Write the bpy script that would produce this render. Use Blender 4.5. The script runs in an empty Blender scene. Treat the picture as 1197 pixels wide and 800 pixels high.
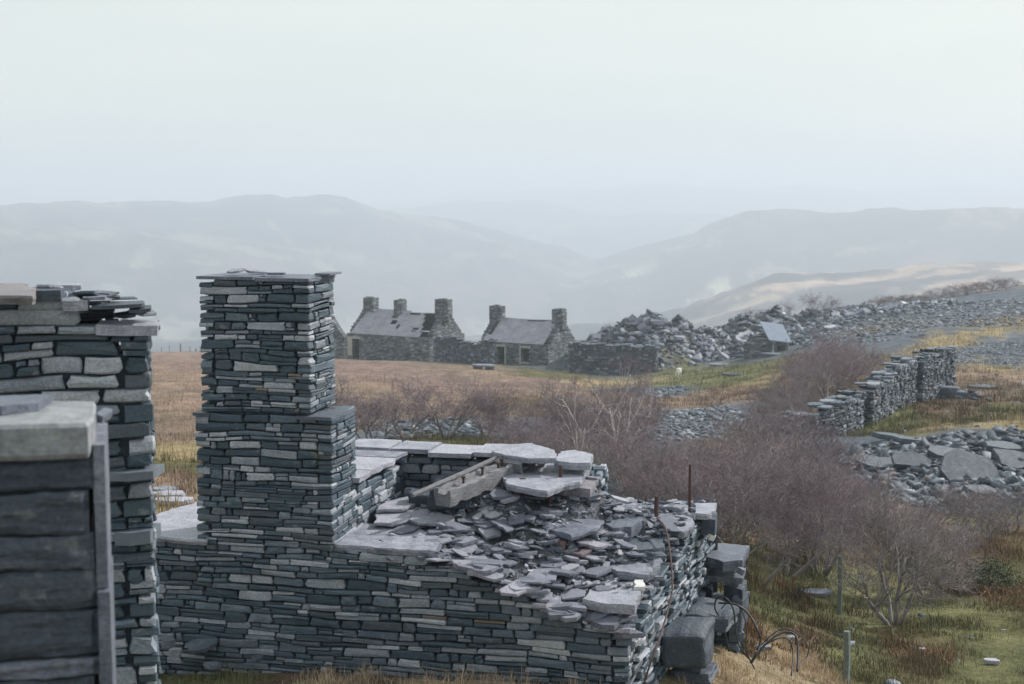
import bpy, bmesh, math, random
import numpy as np
from mathutils import Vector, Matrix, noise as mnoise

SC = bpy.context.scene
COL = SC.collection
rnd = random.Random(7)
NP = np.random.default_rng(11)
PI = math.pi
R = math.radians

# ------------------------------------------------------------------ camera geometry
F = 1662.5
HOR = 232.0
TH = math.atan((400 - HOR) / F)
def ray(px, py):
    u = (px - 598.5) / F; v = (400 - py) / F
    return Vector((u, math.cos(TH) + v * math.sin(TH), -math.sin(TH) + v * math.cos(TH)))
def P(px, py, Y):
    r = ray(px, py); return r * (Y / r.y)
def hitz(px, py, z):
    r = ray(px, py); return r * (z / r.z)

# ------------------------------------------------------------------ tagging helpers
def tag(o, label=None, cat=None, group=None, kind=None):
    if label: o['label'] = label
    if cat: o['category'] = cat
    if group: o['group'] = group
    if kind: o['kind'] = kind
    return o
def empty(name, loc=(0, 0, 0), rz=0.0, parent=None):
    o = bpy.data.objects.new(name, None); COL.objects.link(o)
    o.location = loc; o.rotation_euler = (0, 0, rz); o.empty_display_size = 0.2
    if parent: o.parent = parent
    return o

class MB:
    """collects polygons with one tone and one warm value per vertex"""
    def __init__(s): s.v = []; s.f = []; s.t = []; s.w = []
    def add(s, vs, fs, tone=0.5, warm=0.0):
        b = len(s.v)
        s.v.extend(vs); s.f.extend([tuple(i + b for i in f) for f in fs])
        s.t.extend([tone] * len(vs)); s.w.extend([warm] * len(vs))
    def box(s, x0, x1, y0, y1, z0, z1, tone=.5, warm=0.):
        s.add([(x0,y0,z0),(x1,y0,z0),(x1,y1,z0),(x0,y1,z0),(x0,y0,z1),(x1,y0,z1),(x1,y1,z1),(x0,y1,z1)],
              [(0,3,2,1),(4,5,6,7),(0,1,5,4),(1,2,6,5),(2,3,7,6),(3,0,4,7)], tone, warm)
    def prism(s, top, thick, tone=.5, warm=0., chip=0.0):
        """polygon 'top' (3D, ccw seen from above), extruded straight down"""
        n = len(top)
        bot = [(p[0] + rnd.uniform(-chip, chip), p[1] + rnd.uniform(-chip, chip), p[2] - thick) for p in top]
        s.add([tuple(p) for p in top] + bot,
              [tuple(range(n)), tuple(range(2*n-1, n-1, -1))] + [(i, i+n, (i+1) % n + n, (i+1) % n) for i in range(n)], tone, warm)
    def tube(s, pts, rads, n=5, tone=.5, warm=0.):
        m = len(pts); vs = []; 
        pts = [Vector(p) for p in pts]
        ref = Vector((0.13, 0.21, 1)) if abs((pts[-1]-pts[0]).normalized().z) < .85 else Vector((1, .2, 0))
        for i, p in enumerate(pts):
            d = (pts[min(i+1, m-1)] - pts[max(i-1, 0)])
            if d.length < 1e-9: d = Vector((0,0,1))
            d.normalize(); a = d.cross(ref)
            if a.length < 1e-4: a = d.orthogonal()
            a.normalize(); b = d.cross(a)
            for k in range(n):
                t = 2*PI*k/n
                vs.append(tuple(p + (a*math.cos(t) + b*math.sin(t)) * rads[i]))
        fs = [(i*n+k, i*n+(k+1)%n, (i+1)*n+(k+1)%n, (i+1)*n+k) for i in range(m-1) for k in range(n)]
        fs.append(tuple(range(n-1, -1, -1))); fs.append(tuple((m-1)*n+k for k in range(n)))
        s.add(vs, fs, tone, warm)
    def build(s, name, mat, parent=None, smooth=False, fix=False):
        me = bpy.data.meshes.new(name)
        me.from_pydata(s.v, [], s.f)
        if fix:
            import bmesh
            bm = bmesh.new(); bm.from_mesh(me); bmesh.ops.recalc_face_normals(bm, faces=bm.faces); bm.to_mesh(me); bm.free()
        for nm, arr in (('tone', s.t), ('warm', s.w)):
            a = me.attributes.new(nm, 'FLOAT', 'POINT'); a.data.foreach_set('value', np.array(arr, dtype=np.float32))
        me.materials.append(mat)
        if smooth: me.polygons.foreach_set('use_smooth', [True]*len(me.polygons))
        me.update()
        o = bpy.data.objects.new(name, me); COL.objects.link(o)
        if parent: o.parent = parent
        return o

def np_mesh(name, verts, faces, mat, attrs=None, parent=None, smooth=False):
    """fast mesh from numpy arrays; faces (n,k)"""
    me = bpy.data.meshes.new(name)
    n, k = faces.shape
    me.vertices.add(len(verts)); me.vertices.foreach_set('co', verts.astype(np.float32).ravel())
    me.loops.add(n*k); me.loops.foreach_set('vertex_index', faces.astype(np.int32).ravel())
    me.polygons.add(n); me.polygons.foreach_set('loop_start', np.arange(0, n*k, k, dtype=np.int32))
    me.polygons.foreach_set('loop_total', np.full(n, k, dtype=np.int32))
    if smooth: me.polygons.foreach_set('use_smooth', np.ones(n, dtype=bool))
    me.update(calc_edges=True); me.validate()
    for nm, (tp, arr) in (attrs or {}).items():
        a = me.attributes.new(nm, tp, 'POINT')
        a.data.foreach_set('color' if tp == 'FLOAT_COLOR' else 'value', arr.astype(np.float32).ravel())
    me.materials.append(mat)
    o = bpy.data.objects.new(name, me); COL.objects.link(o)
    if parent: o.parent = parent
    return o

# ------------------------------------------------------------------ materials
def newmat(name):
    m = bpy.data.materials.new(name); m.use_nodes = True
    nt = m.node_tree; nt.nodes.clear()
    out = nt.nodes.new('ShaderNodeOutputMaterial'); b = nt.nodes.new('ShaderNodeBsdfPrincipled')
    nt.links.new(b.outputs[0], out.inputs[0])
    return m, nt, b
def N(nt, t, **kw):
    n = nt.nodes.new(t)
    for k, v in kw.items(): setattr(n, k, v)
    return n
def L(nt, a, b): nt.links.new(a, b)
def ramp(nt, fac, stops):
    r = N(nt, 'ShaderNodeValToRGB'); e = r.color_ramp.elements
    while len(e) < len(stops): e.new(0.5)
    for i, (p, c) in enumerate(stops):
        e[i].position = p; e[i].color = (*c, 1) if len(c) == 3 else c
    if fac is not None: L(nt, fac, r.inputs[0])
    return r
def mixc(nt, fac, a, b, mode='MIX'):
    m = N(nt, 'ShaderNodeMix', data_type='RGBA', blend_type=mode)
    if isinstance(fac, (int, float)): m.inputs[0].default_value = fac
    else: L(nt, fac, m.inputs[0])
    for i, x in ((6, a), (7, b)):
        if isinstance(x, tuple): m.inputs[i].default_value = (*x, 1)
        else: L(nt, x, m.inputs[i])
    return m.outputs[2]
def noise_n(nt, scale, detail=4, rough=.55, vec=None, dims='3D'):
    n = N(nt, 'ShaderNodeTexNoise'); n.inputs['Scale'].default_value = scale
    n.inputs['Detail'].default_value = detail; n.inputs['Roughness'].default_value = rough
    if vec is not None: L(nt, vec, n.inputs['Vector'])
    return n
def geo_pos(nt, sc=(1, 1, 1), obj=False):
    g = N(nt, 'ShaderNodeTexCoord') if obj else N(nt, 'ShaderNodeNewGeometry')
    m = N(nt, 'ShaderNodeMapping'); m.inputs['Scale'].default_value = sc
    L(nt, g.outputs['Object'] if obj else g.outputs['Position'], m.inputs[0]); return m.outputs[0]
def attr(nt, nm):
    a = N(nt, 'ShaderNodeAttribute'); a.attribute_name = nm; return a
def objrand(nt): return N(nt, 'ShaderNodeObjectInfo').outputs['Random']

def slate_mat(name, use_rand=False, fine=60, lichen=.5, dark=(.031,.058,.084), mid=(.094,.132,.176), light=(.37,.395,.45), rough=.5, bumpd=.006, blot=.36):
    m, nt, b = newmat(name)
    pos = geo_pos(nt, obj=use_rand)
    t = objrand(nt) if use_rand else attr(nt, 'tone').outputs['Fac']
    n1 = noise_n(nt, 7, 5, .65, pos)
    ad = N(nt, 'ShaderNodeMath', operation='MULTIPLY_ADD'); L(nt, n1.outputs[0], ad.inputs[0]); ad.inputs[1].default_value = blot; 
    ad2 = N(nt, 'ShaderNodeMath', operation='SUBTRACT'); L(nt, t, ad2.inputs[0]); ad2.inputs[1].default_value = blot*.5
    L(nt, ad2.outputs[0], ad.inputs[2])
    c = ramp(nt, ad.outputs[0], [(0, dark), (.35, tuple(.75*a+.25*d for a, d in zip(dark, mid))), (.62, mid), (.8, tuple((a+d)*.5 for a, d in zip(mid, light))), (1, light)])
    # speckle
    n2 = noise_n(nt, fine, 6, .75, pos)
    sp = ramp(nt, n2.outputs[0], [(.3, (.55,.55,.56)), (.5, (1,1,1)), (.72, (1.5,1.48,1.45))])
    col = mixc(nt, 1.0, c.outputs[0], sp.outputs[0], 'MULTIPLY')
    # rusty / brown stones
    if not use_rand:
        col = mixc(nt, attr(nt, 'warm').outputs['Fac'], col, (.25,.17,.11))
    # lichen blotches: pale grey crust and ochre-green
    n3 = noise_n(nt, 9, 6, .7, pos)
    l1 = ramp(nt, n3.outputs[0], [(.60, (0,0,0)), (.68, (lichen,)*3)])
    col = mixc(nt, l1.outputs[0], col, (.24,.26,.25))
    pos2 = N(nt, 'ShaderNodeVectorMath', operation='ADD'); L(nt, pos, pos2.inputs[0]); pos2.inputs[1].default_value = (13, 5, 7)
    n4 = noise_n(nt, 4.5, 7, .75, pos2.outputs[0])
    l2 = ramp(nt, n4.outputs[0], [(.62, (0,0,0)), (.69, (lichen*.9,)*3)])
    col = mixc(nt, l2.outputs[0], col, (.22,.20,.07))
    L(nt, col, b.inputs['Base Color'])
    rr = ramp(nt, n1.outputs[0], [(.3, (rough-.1,)*3), (.7, (rough+.2,)*3)]); L(nt, rr.outputs[0], b.inputs['Roughness'])
    bp = N(nt, 'ShaderNodeBump'); bp.inputs['Strength'].default_value = .6; bp.inputs['Distance'].default_value = bumpd
    n5 = noise_n(nt, 22, 8, .7, geo_pos(nt, (1, 1, 3.5), obj=use_rand)); L(nt, n5.outputs[0], bp.inputs['Height']); L(nt, bp.outputs[0], b.inputs['Normal'])
    return m
M_wall = slate_mat('slate_walling')
M_slab = slate_mat('loose_slate', True, dark=(.15,.165,.225), mid=(.27,.28,.36), light=(.46,.45,.53), lichen=.3, fine=9, bumpd=.05)
M_big = slate_mat('slate_slab', dark=(.042,.062,.09), mid=(.155,.178,.235), light=(.41,.41,.49), lichen=.55, bumpd=.04, blot=.85)
M_far = slate_mat('far_slate', fine=12, dark=(.045,.065,.09), mid=(.105,.13,.17), light=(.25,.28,.34), rough=.6, bumpd=.03)
M_farblk = slate_mat('far_block', True, fine=9, dark=(.05,.063,.072), mid=(.14,.16,.175), light=(.33,.34,.36), rough=.6, bumpd=.03)

def simple(name, c, rough=.7, scale=20, var=.3, metal=0, bump=.0, obj=True, aniso=(1,1,1)):
    m, nt, b = newmat(name)
    n = noise_n(nt, scale, 6, .65, geo_pos(nt, aniso, obj=obj))
    r = ramp(nt, n.outputs[0], [(.25, tuple(x*(1-var) for x in c)), (.75, tuple(min(1, x*(1+var)) for x in c))])
    L(nt, r.outputs[0], b.inputs['Base Color']); b.inputs['Roughness'].default_value = rough; b.inputs['Metallic'].default_value = metal
    if bump:
        bp = N(nt, 'ShaderNodeBump'); bp.inputs['Distance'].default_value = bump; L(nt, n.outputs[0], bp.inputs['Height']); L(nt, bp.outputs[0], b.inputs['Normal'])
    return m
M_fill = simple('gritty_rubble', (.115,.12,.14), 1, 60, .6, 0, .01)
M_core = simple('earth_core', (.022,.026,.028), 1, 30, .4)
M_rust = simple('rusty_iron', (.075,.04,.035), .75, 60, .5, .2, .002)
M_cable = simple('black_cable', (.02,.022,.027), .55, 80, .4)
M_wood = simple('weathered_wood', (.17,.16,.15), .85, 12, .45, 0, .006, aniso=(6,6,1))
M_beam = simple('rotten_timber', (.19,.19,.21), .9, 14, .5, 0, .01, aniso=(1,6,6))
M_post = simple('grey_post', (.14,.17,.16), .8, 25, .35, 0, .003)
M_brick = simple('red_brick', (.24,.15,.15), .85, 40, .3, 0, .003)
M_pale = simple('pale_stone', (.62,.62,.62), .7, 18, .15, 0, .004)
M_purple = simple('purple_slate', (.19,.15,.18), .6, 18, .25, 0, .004)
M_wool = simple('fleece', (.70,.68,.62), 1, 9, .12, 0, .03)
M_wooldark = simple('sheep_face', (.45,.42,.38), .9, 9, .12)
M_jamb = simple('lime_render', (.38,.37,.35), .9, 3, .3, 0, .01)

def bark_mat(name, c1, c2):
    m, nt, b = newmat(name)
    n = noise_n(nt, 6, 5, .7, geo_pos(nt, (1, 1, .4), obj=True))
    r = ramp(nt, n.outputs[0], [(.35, c1), (.62, c2)])
    oi = objrand(nt); br = ramp(nt, oi, [(0, (.75,.75,.75)), (1, (1.2,1.15,1.15))])
    L(nt, mixc(nt, 1., r.outputs[0], br.outputs[0], 'MULTIPLY'), b.inputs['Base Color']); b.inputs['Roughness'].default_value = .8
    return m
M_bark = bark_mat('birch_bark', (.15,.145,.15), (.30,.285,.28))
M_bark2 = bark_mat('pale_birch_bark', (.36,.34,.33), (.62,.58,.56))
M_twig = bark_mat('twigs_purple', (.155,.12,.145), (.235,.19,.215))
M_twig2 = bark_mat('twigs_grey', (.15,.13,.145), (.24,.215,.22))
M_twigs = [M_twig, M_twig2]

def attr_col_mat(name, rough=.95, transl=0.0):
    m, nt, b = newmat(name)
    a = attr(nt, 'col'); L(nt, a.outputs['Color'], b.inputs['Base Color']); b.inputs['Roughness'].default_value = rough
    b.inputs['Specular IOR Level'].default_value = .2
    return m
M_blade = attr_col_mat('grass_blades')

# ------------------------------------------------------------------ terrain height
def azl(p): return (math.atan2(p[0], p[1]), math.log(math.hypot(p[0], p[1])))
TP = []   # terrain control points: (px, py, Y)
for t in [(-200,0,0)]: pass
ctrl_px = [
 # nearest ground
 (200,800,11.6),(400,800,11.3),(600,803,11.2),(100,800,11.9),(-100,800,12),(740,830,10.8),
 (860,790,12.6),(950,800,14.5),(1080,800,15.5),(1197,800,16),(1300,800,16),
 (870,745,15.5),(900,720,18),(1000,735,19.5),(1054,735,20),(1150,720,20.5),(1250,730,20),
 (900,680,22),(1000,690,24),(1100,680,25),(1197,670,26),(1280,660,26),
 (950,640,28),(1050,630,30),(1150,620,31),(1250,620,31),(870,620,29),
 (760,600,26),(700,585,27),(650,570,28),
 (1050,590,35),(1150,592,35.5),(1250,590,36),(960,570,37),
 (1050,522,41),(1150,510,41.5),(1250,505,42),(960,540,42),
 (1050,505,46),(1150,492,48),(1250,488,50),
 (985,512,47),(1060,470,57),(1120,462,60),(1197,455,62),(1300,450,64),
 (1120,435,72),(1197,425,76),(1300,415,80),
 (1080,410,84),(1140,395,92),(1187,380,98),(1300,365,104),
 (1000,392,100),(1050,375,120),(1150,365,122),(1250,350,126),
 (960,362,138),(1040,358,140),(1110,347,146),(1187,338,150),(1280,325,155),
 # left meadow
 (200,602,18.5),(100,610,18.5),(0,610,19),(300,606,18),(420,590,19),(540,575,21),
 (200,545,29),(200,500,42),(200,470,55),(200,440,82),(200,420,125),(210,408,175),
 (0,545,29),(0,500,42),(0,470,55),(0,440,82),(0,420,125),(0,406,175),(-200,545,29),(-200,470,55),(-200,420,125),(-200,400,175),
 (350,560,26),(350,520,36),(350,480,52),(350,445,80),(350,420,128),(350,410,160),
 (470,540,30),(480,510,38),(500,470,58),(500,440,92),(490,424,126),
 (600,530,34),(620,490,48),(620,460,66),(610,432,110),(650,432,124),
 (720,500,45),(730,470,60),(720,444,104),
 (800,540,37),(820,500,47),(820,478,58),(830,452,80),(820,435,98),(780,441,100),
 (900,500,46),(900,470,58),(900,440,80),(900,420,104),
 (960,450,70),(980,420,86),
 (690,420,130),(690,412,145),(800,418,125),(860,410,140),(560,412,160),(450,410,165),
]
pts = [P(*c) for c in ctrl_px]
extra = [(-3,2,-2.4),(0,1.5,-2.2),(3,2,-2.5),(-4,5,-2.9),(0,5,-2.9),(4,5,-3.3),(-6,8,-3.6),(0,8,-3.5),(1.5,9,-3.9),(5,9,-4.7),(9,9,-5),
         (-8,3,-2.6),(8,3,-3.6),(-1,10.4,-3.9),(1.6,11,-4.35),(2.2,12.5,-4.6),(2.9,14.5,-4.9)]
pts += [Vector(e) for e in extra]
CP = np.array([azl(p) for p in pts]); CZ = np.array([p.z for p in pts])
def kern(d2): return np.where(d2 > 1e-12, d2*np.log(np.maximum(d2, 1e-12)), 0)
def tps_fit(X, z, lam=.004):
    X = X * np.array([1.4, 1.0]); n = len(X)
    K = kern(((X[:,None]-X[None])**2).sum(-1)) + lam*np.eye(n)
    Q = np.hstack([np.ones((n,1)), X]); A = np.zeros((n+3, n+3)); A[:n,:n]=K; A[:n,n:]=Q; A[n:,:n]=Q.T
    s = np.linalg.solve(A, np.concatenate([z, np.zeros(3)])); return X, s
TX, TS = tps_fit(CP, CZ)
def tps_eval(az, l):
    q = np.stack([az, l], -1).reshape(-1, 2) * np.array([1.4, 1.0]); out = np.zeros(len(q))
    for i in range(0, len(q), 20000):
        c = q[i:i+20000]
        out[i:i+20000] = kern(((c[:,None]-TX[None])**2).sum(-1)) @ TS[:-3] + TS[-3] + c @ TS[-2:]
    return out.reshape(np.shape(az))
# value noise
_perm = NP.permutation(4096)
_val = NP.random(4096)*2-1
def vnoise(x, y, seed=0):
    xi = np.floor(x).astype(np.int64); yi = np.floor(y).astype(np.int64); fx = x-xi; fy = y-yi
    fx = fx*fx*(3-2*fx); fy = fy*fy*(3-2*fy)
    def h(a, b): return _val[(_perm[(_perm[(a+seed*57) & 4095] + b) & 4095])]
    return (h(xi,yi)*(1-fx)+h(xi+1,yi)*fx)*(1-fy) + (h(xi,yi+1)*(1-fx)+h(xi+1,yi+1)*fx)*fy
def fbm(x, y, o=4, seed=0):
    s = 0; a = 1; t = 0
    for i in range(o): s = s + a*vnoise(x*2**i+i*17.3, y*2**i-i*9.1, seed+i); t += a; a *= .5
    return s/t

# waste heaps: world centre, radii, height
def heapc(px, py, Y): p = P(px, py, Y); return p.x, p.y
HEAPS = []   # (cx, cy, rx, ry, top z, drop)
for (px, Y, rx, ry, ytop, ybase) in [(762,119,5.0,8,364,428),(738,119,4.6,7,370,428),(795,121,4.6,7,371,428),(712,121,3.6,6,384,424),(826,124,4.4,6,380,424),
                                     (868,127,5.0,8,368,420),(905,129,5.8,9,361,418),(948,133,6.2,9,362,412),(993,135,6.5,8,366,405),(1040,138,6,8,370,400),(890,116,5.0,4,398,424)]:
    c = P(px, ytop, Y); b_ = P(px, ybase, Y); HEAPS.append((c.x, c.y, rx, ry, c.z, c.z-b_.z))
def interp_sky(table, px): return np.interp(px, [t[0] for t in table], [t[1] for t in table])
RIDGES = [ # R, width, skyline [(px, py)]
 (1250, 480, [(-900,400),(-200,400),(200,400),(600,400),(740,388),(800,368),(850,346),(900,331),(1000,326),(1100,318),(1197,311),(1500,298),(2500,290)]),
 (2400, 760, [(-900,268),(-300,262),(0,258),(140,262),(260,272),(400,292),(520,318),(600,335),(650,330),(690,316),(740,300),(780,285),(830,264),(850,256),(870,249),(900,248),(950,250),(990,251),(1050,249),(1110,246),(1197,247),(1500,238),(2500,240)]),
 (2700, 800, [(-900,250),(-300,240),(0,243),(60,238),(120,236),(200,236),(240,239),(290,233),(320,231),(345,235),(375,234),(405,236),(440,246),(480,254),(540,263),(600,278),(650,292),(700,312),(760,335),(900,345),(2500,345)]),
 (4300, 1000, [(-900,260),(300,262),(430,246),(520,242),(560,240),(620,239),(655,241),(690,252),(712,257),(760,252),(800,253),(860,262),(2500,270)]),
 (6300, 1500, [(-900,250),(300,246),(430,240),(500,234),(560,229),(640,224),(720,221),(800,222),(900,221),(1197,222),(2500,220)]),
]
FLOOR = -250.0
def far_height(x, y, r, az):
    px = 598.5 + F*np.tan(np.clip(az, -1.2, 1.2))*0.985
    z = np.full_like(r, FLOOR) + fbm(x/420, y/420, 3, 5)*12
    for i, (RR, W, tab) in enumerate(RIDGES):
        py = interp_sky(tab, px)
        ang = (py - 400)/F
        slope = -np.tan(TH + np.arctan(ang))
        top = slope*RR*np.cos(np.clip(az,-1.2,1.2)) 
        d = (r-RR*(1+.05*np.sin(az*7+i)))/W
        b = np.exp(-np.abs(d)**2.2)
        rough = fbm(x/(RR*.05), y/(RR*.05), 6, 20+i)*RR*.0075
        rough += fbm(x/(RR*.13), y/(RR*.13), 3, 40+i)*RR*.020*(1-b)*b*4
        z = np.maximum(z, FLOOR + (top-FLOOR)*b + rough*b)
    return z
def height(x, y):
    x = np.asarray(x, float); y = np.asarray(y, float)
    r = np.hypot(x, y); az = np.arctan2(x, y); azc = np.clip(az, -.62, .55)
    rr = np.clip(r, 2.2, 190)
    zn = np.full(r.shape, -60.0); _k = r < 620
    zn[_k] = tps_eval(azc[_k], np.log(rr[_k]))
    bump = fbm(x/6, y/6, 4, 1)*.22*np.clip((r-12)/30, .08, 1) + fbm(x/1.3, y/1.3, 3, 2)*.07*np.clip((r-9)/20, .15, 1)
    zn = zn + bump
    for cx, cy, rx, ry, *h in HEAPS:
        q = ((x-cx)/rx)**2 + ((y-cy)/ry)**2
        zn = np.where(q < 2.2, np.maximum(zn, h[0] - h[1]*np.sqrt(q)*(1-.12*np.sqrt(q)) + .35*fbm(x/1.8, y/1.8, 3, 9)), zn)
    # drop into the valley beyond the crest
    rc = 168.0
    drop = np.clip(r-rc, 0, None)
    zf = zn - .34*drop*np.clip(drop/40, 0, 1)
    t = np.clip((r-430)/350, 0, 1); t = t*t*(3-2*t)
    far = far_height(x, y, np.maximum(r, 300), az)
    zz = np.maximum(zf, FLOOR)
    return np.where(r < rc, zn, zz*(1-t) + far*t)
def gz(x, y): return float(height(np.array([x]), np.array([y]))[0])
def ground_hit(px, py, ymin=9, ymax=170):
    """where the view ray through a photo pixel meets the ground"""
    r = ray(px, py); ys = np.geomspace(ymin, ymax, 700)
    X = r.x/r.y*ys; Z = r.z/r.y*ys; H = height(X, ys)
    k = np.argmax(Z < H)
    if not (Z < H).any(): k = len(ys)-1
    return Vector((X[k], ys[k], H[k]))

# ------------------------------------------------------------------ ground colour seeds
TAN=(.25,.19,.155); TANP=(.23,.17,.155); GREEN=(.15,.155,.08); GRN2=(.12,.13,.07); SLT=(.115,.14,.185); SLTD=(.065,.085,.11)
ORG=(.16,.12,.08); YEL=(.29,.24,.15); BRN=(.14,.105,.075); STRAW=(.42,.34,.24); OLV=(.12,.115,.06)
SEEDS = [(200,418,TANP),(100,425,TANP),(215,440,TAN),(200,470,TAN),(200,500,TAN),(195,530,YEL),(200,545,OLV),(210,570,TAN),(195,600,YEL),(0,500,TAN),(-100,440,TANP),
 (300,430,TANP),(350,460,TANP),(420,430,TANP),(420,460,TAN),(480,440,TANP),(520,450,TANP),(560,455,TANP),(470,480,TAN),(540,480,TAN),(600,470,BRN),(640,480,BRN),(420,500,TAN),
 (480,500,SLT),(520,498,SLT),(570,498,SLT),(610,495,SLT),(440,510,SLT),(500,515,OLV),(560,520,OLV),(600,520,BRN),(420,520,SLTD),
 (580,436,TAN),(620,436,OLV),(655,438,OLV),(700,446,YEL),(740,446,YEL),(640,450,TANP),(690,460,TAN),
 (780,437,GREEN),(820,438,GREEN),(860,436,GREEN),(890,430,GREEN),(790,447,GREEN),(850,446,GREEN),(800,430,GREEN),(900,445,YEL),
 (770,458,SLTD),(790,458,SLT),(750,458,SLTD),(840,458,TAN),(870,462,TAN),(800,470,TAN),(830,468,TAN),(760,472,TAN),
 (790,485,SLT),(820,485,SLT),(850,480,SLT),(800,500,SLT),(840,495,SLT),(780,520,SLTD),(870,490,SLTD),(720,490,BRN),(700,520,BRN),(650,540,BRN),
 (760,560,BRN),(820,540,BRN),(880,520,BRN),(900,560,BRN),(700,570,SLTD),(640,560,BRN),
 (930,480,BRN),(950,460,BRN),(980,430,BRN),(930,440,BRN),(900,520,BRN),
 (1000,400,SLT),(1050,390,SLT),(980,385,SLT),(1100,375,SLT),(1150,365,SLT),(1040,365,SLTD),(1080,360,SLT),(1180,355,SLT),(1000,370,SLTD),(1250,370,SLT),(1120,385,SLT),
 (700,400,SLTD),(720,390,SLTD),(740,385,SLT),(760,380,SLTD),(780,385,SLT),(800,390,SLTD),(820,395,SLT),(760,400,SLTD),(740,410,SLTD),(770,412,SLT),(800,410,SLTD),(825,412,SLT),(790,398,YEL),(800,404,YEL),(850,398,YEL),(856,385,YEL),(845,408,OLV),(870,380,SLTD),(890,372,SLT),(900,400,SLTD),(880,410,SLTD),(920,380,SLTD),(940,375,SLT),(950,390,SLTD),(930,405,SLT),(700,412,SLTD),(690,405,SLTD),(970,378,SLT),(1020,385,YEL),(1095,405,YEL),(1120,396,YEL),(1145,388,YEL),(1170,381,YEL),(1195,375,YEL),(1060,400,SLT),
 (1140,412,SLT),(1180,400,SLT),(1160,420,SLT),(1190,415,SLT),(1165,430,YEL),(1140,435,TAN),(1190,440,TAN),(1150,448,BRN),(1130,465,TAN),
 (1050,490,GREEN),(1020,505,GREEN),(1100,480,BRN),(1150,470,BRN),(1180,480,OLV),(1130,492,OLV),(1060,505,OLV),(1190,495,YEL),(1090,500,YEL),(1250,480,OLV),
 (980,530,SLT),(1020,520,SLT),(1060,540,SLT),(1100,525,SLT),(1150,530,SLT),(1190,520,SLT),(1100,560,SLT),(1050,570,SLTD),(1150,570,SLT),(1190,560,SLT),(1000,560,SLTD),(1100,585,SLTD),(1180,580,SLTD),(1250,550,SLT),(960,550,SLT),
 (1020,600,TAN),(1060,598,TAN),(1100,602,TAN),(1150,610,GREEN),(1190,620,ORG),(1000,620,ORG),(1050,625,ORG),(1100,640,BRN),(1150,650,ORG),(1190,660,OLV),(960,640,GRN2),(1000,650,ORG),(1050,660,OLV),(930,620,BRN),
 (900,660,GRN2),(870,640,BRN),(870,670,OLV),(950,680,GREEN),(1000,680,GREEN),(1100,680,OLV),(1160,690,ORG),(1190,700,OLV),(920,690,GREEN),
 (900,720,GREEN),(950,720,GREEN),(1000,730,GREEN),(1050,740,OLV),(1100,720,GREEN),(1150,740,GREEN),(1190,760,GREEN),(940,750,ORG),(1080,770,ORG),(1000,770,GREEN),(1140,780,GREEN),(900,770,STRAW),(860,780,STRAW),(930,790,STRAW),(1020,790,OLV),(1250,750,GREEN),(870,740,ORG),(860,700,OLV),(1120,710,GREEN)]
SXY = []; SCOL = []
for px, py, c in SEEDS:
    h = ground_hit(px, py, 11); SXY.append(azl(h)); SCOL.append(c)
for (x, y, c) in [(-2.7,11.4,GREEN),(-1.5,11.2,BRN),(-.4,10.8,STRAW),(.3,10.5,STRAW),(-3,9,OLV),(0,7,GREEN),(0,3,OLV),(-5,10,BRN),(-6,20,TAN),(2,11,STRAW),(2.2,10,STRAW),(4,10,GREEN),(6,9,GREEN),(-1.5,13.5,BRN),(-1,14.5,BRN),(1,14,BRN)]:
    SXY.append(azl((x, y))); SCOL.append(c)
SXY = np.array(SXY); SCOL = np.array(SCOL)
def ground_col(x, y):
    r = np.hypot(x, y); az = np.clip(np.arctan2(x, y), -.62, .6); l = np.log(np.clip(r, 2.2, 170))
    az = az + .022*fbm(x/1.5, y/1.5, 4, 61) ; l = l + .05*fbm(x/2.2, y/2.2, 4, 62)
    q = np.stack([az*3.0, l], -1).reshape(-1, 2); S = SXY*np.array([3.0, 1]); out = np.zeros((len(q), 3))
    for i in range(0, len(q), 20000):
        d2 = ((q[i:i+20000,None]-S[None])**2).sum(-1); w = 1/(d2+.0002)**2.4
        out[i:i+20000] = (w @ SCOL)/w.sum(1, keepdims=True)
    return out.reshape(np.shape(x)+(3,))
def far_col(x, y, r, az):
    px = 598.5 + F*np.tan(np.clip(az, -1.2, 1.2))
    n = fbm(x/150, y/150, 6, 71); n2 = fbm(x/420, y/420, 4, 72); n3 = fbm(x/45, y/45, 3, 73)
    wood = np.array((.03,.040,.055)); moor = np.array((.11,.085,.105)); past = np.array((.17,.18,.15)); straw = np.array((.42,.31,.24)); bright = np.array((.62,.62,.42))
    def sm(v, a, b_): t = np.clip((v-a)/(b_-a), 0, 1); return (t*t*(3-2*t))[...,None]
    def mx(a, b_, t): return a*(1-t) + b_*t
    v = n2+.5*n+.12*n3
    c = mx(moor*np.ones(r.shape+(1,)), wood, sm(v, -.08, .04))
    c = mx(c, past, sm(n+.2*n3, .16, .24)*sm(-n2, -.3, -.2))
    top = far_height(x, y, np.maximum(r, 300), az)
    # lower valley sides and floor carry paler fields
    low = sm(-top, 105, 150)
    c = mx(c, past*1.3, low*sm(n+.25*n3, -.05, .06)*.9)
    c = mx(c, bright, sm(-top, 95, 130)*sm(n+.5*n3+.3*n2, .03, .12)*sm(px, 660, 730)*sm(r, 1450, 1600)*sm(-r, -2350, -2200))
    c = mx(c, wood, sm(fbm(x/35, y/90, 4, 75), .12, .2)*.8)
    m = sm(px, 800, 880)*sm(1900-r, 0, 300)
    c = mx(c, straw, m*sm(fbm(x/260, y/90, 4, 76)+.2*n3, -.14, .02))
    c = mx(c, wood*.8, sm(fbm(x/22, y/22, 3, 78)+.5*n2, .12, .22)*.7)
    return c*(1+.35*n3[...,None])
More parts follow.
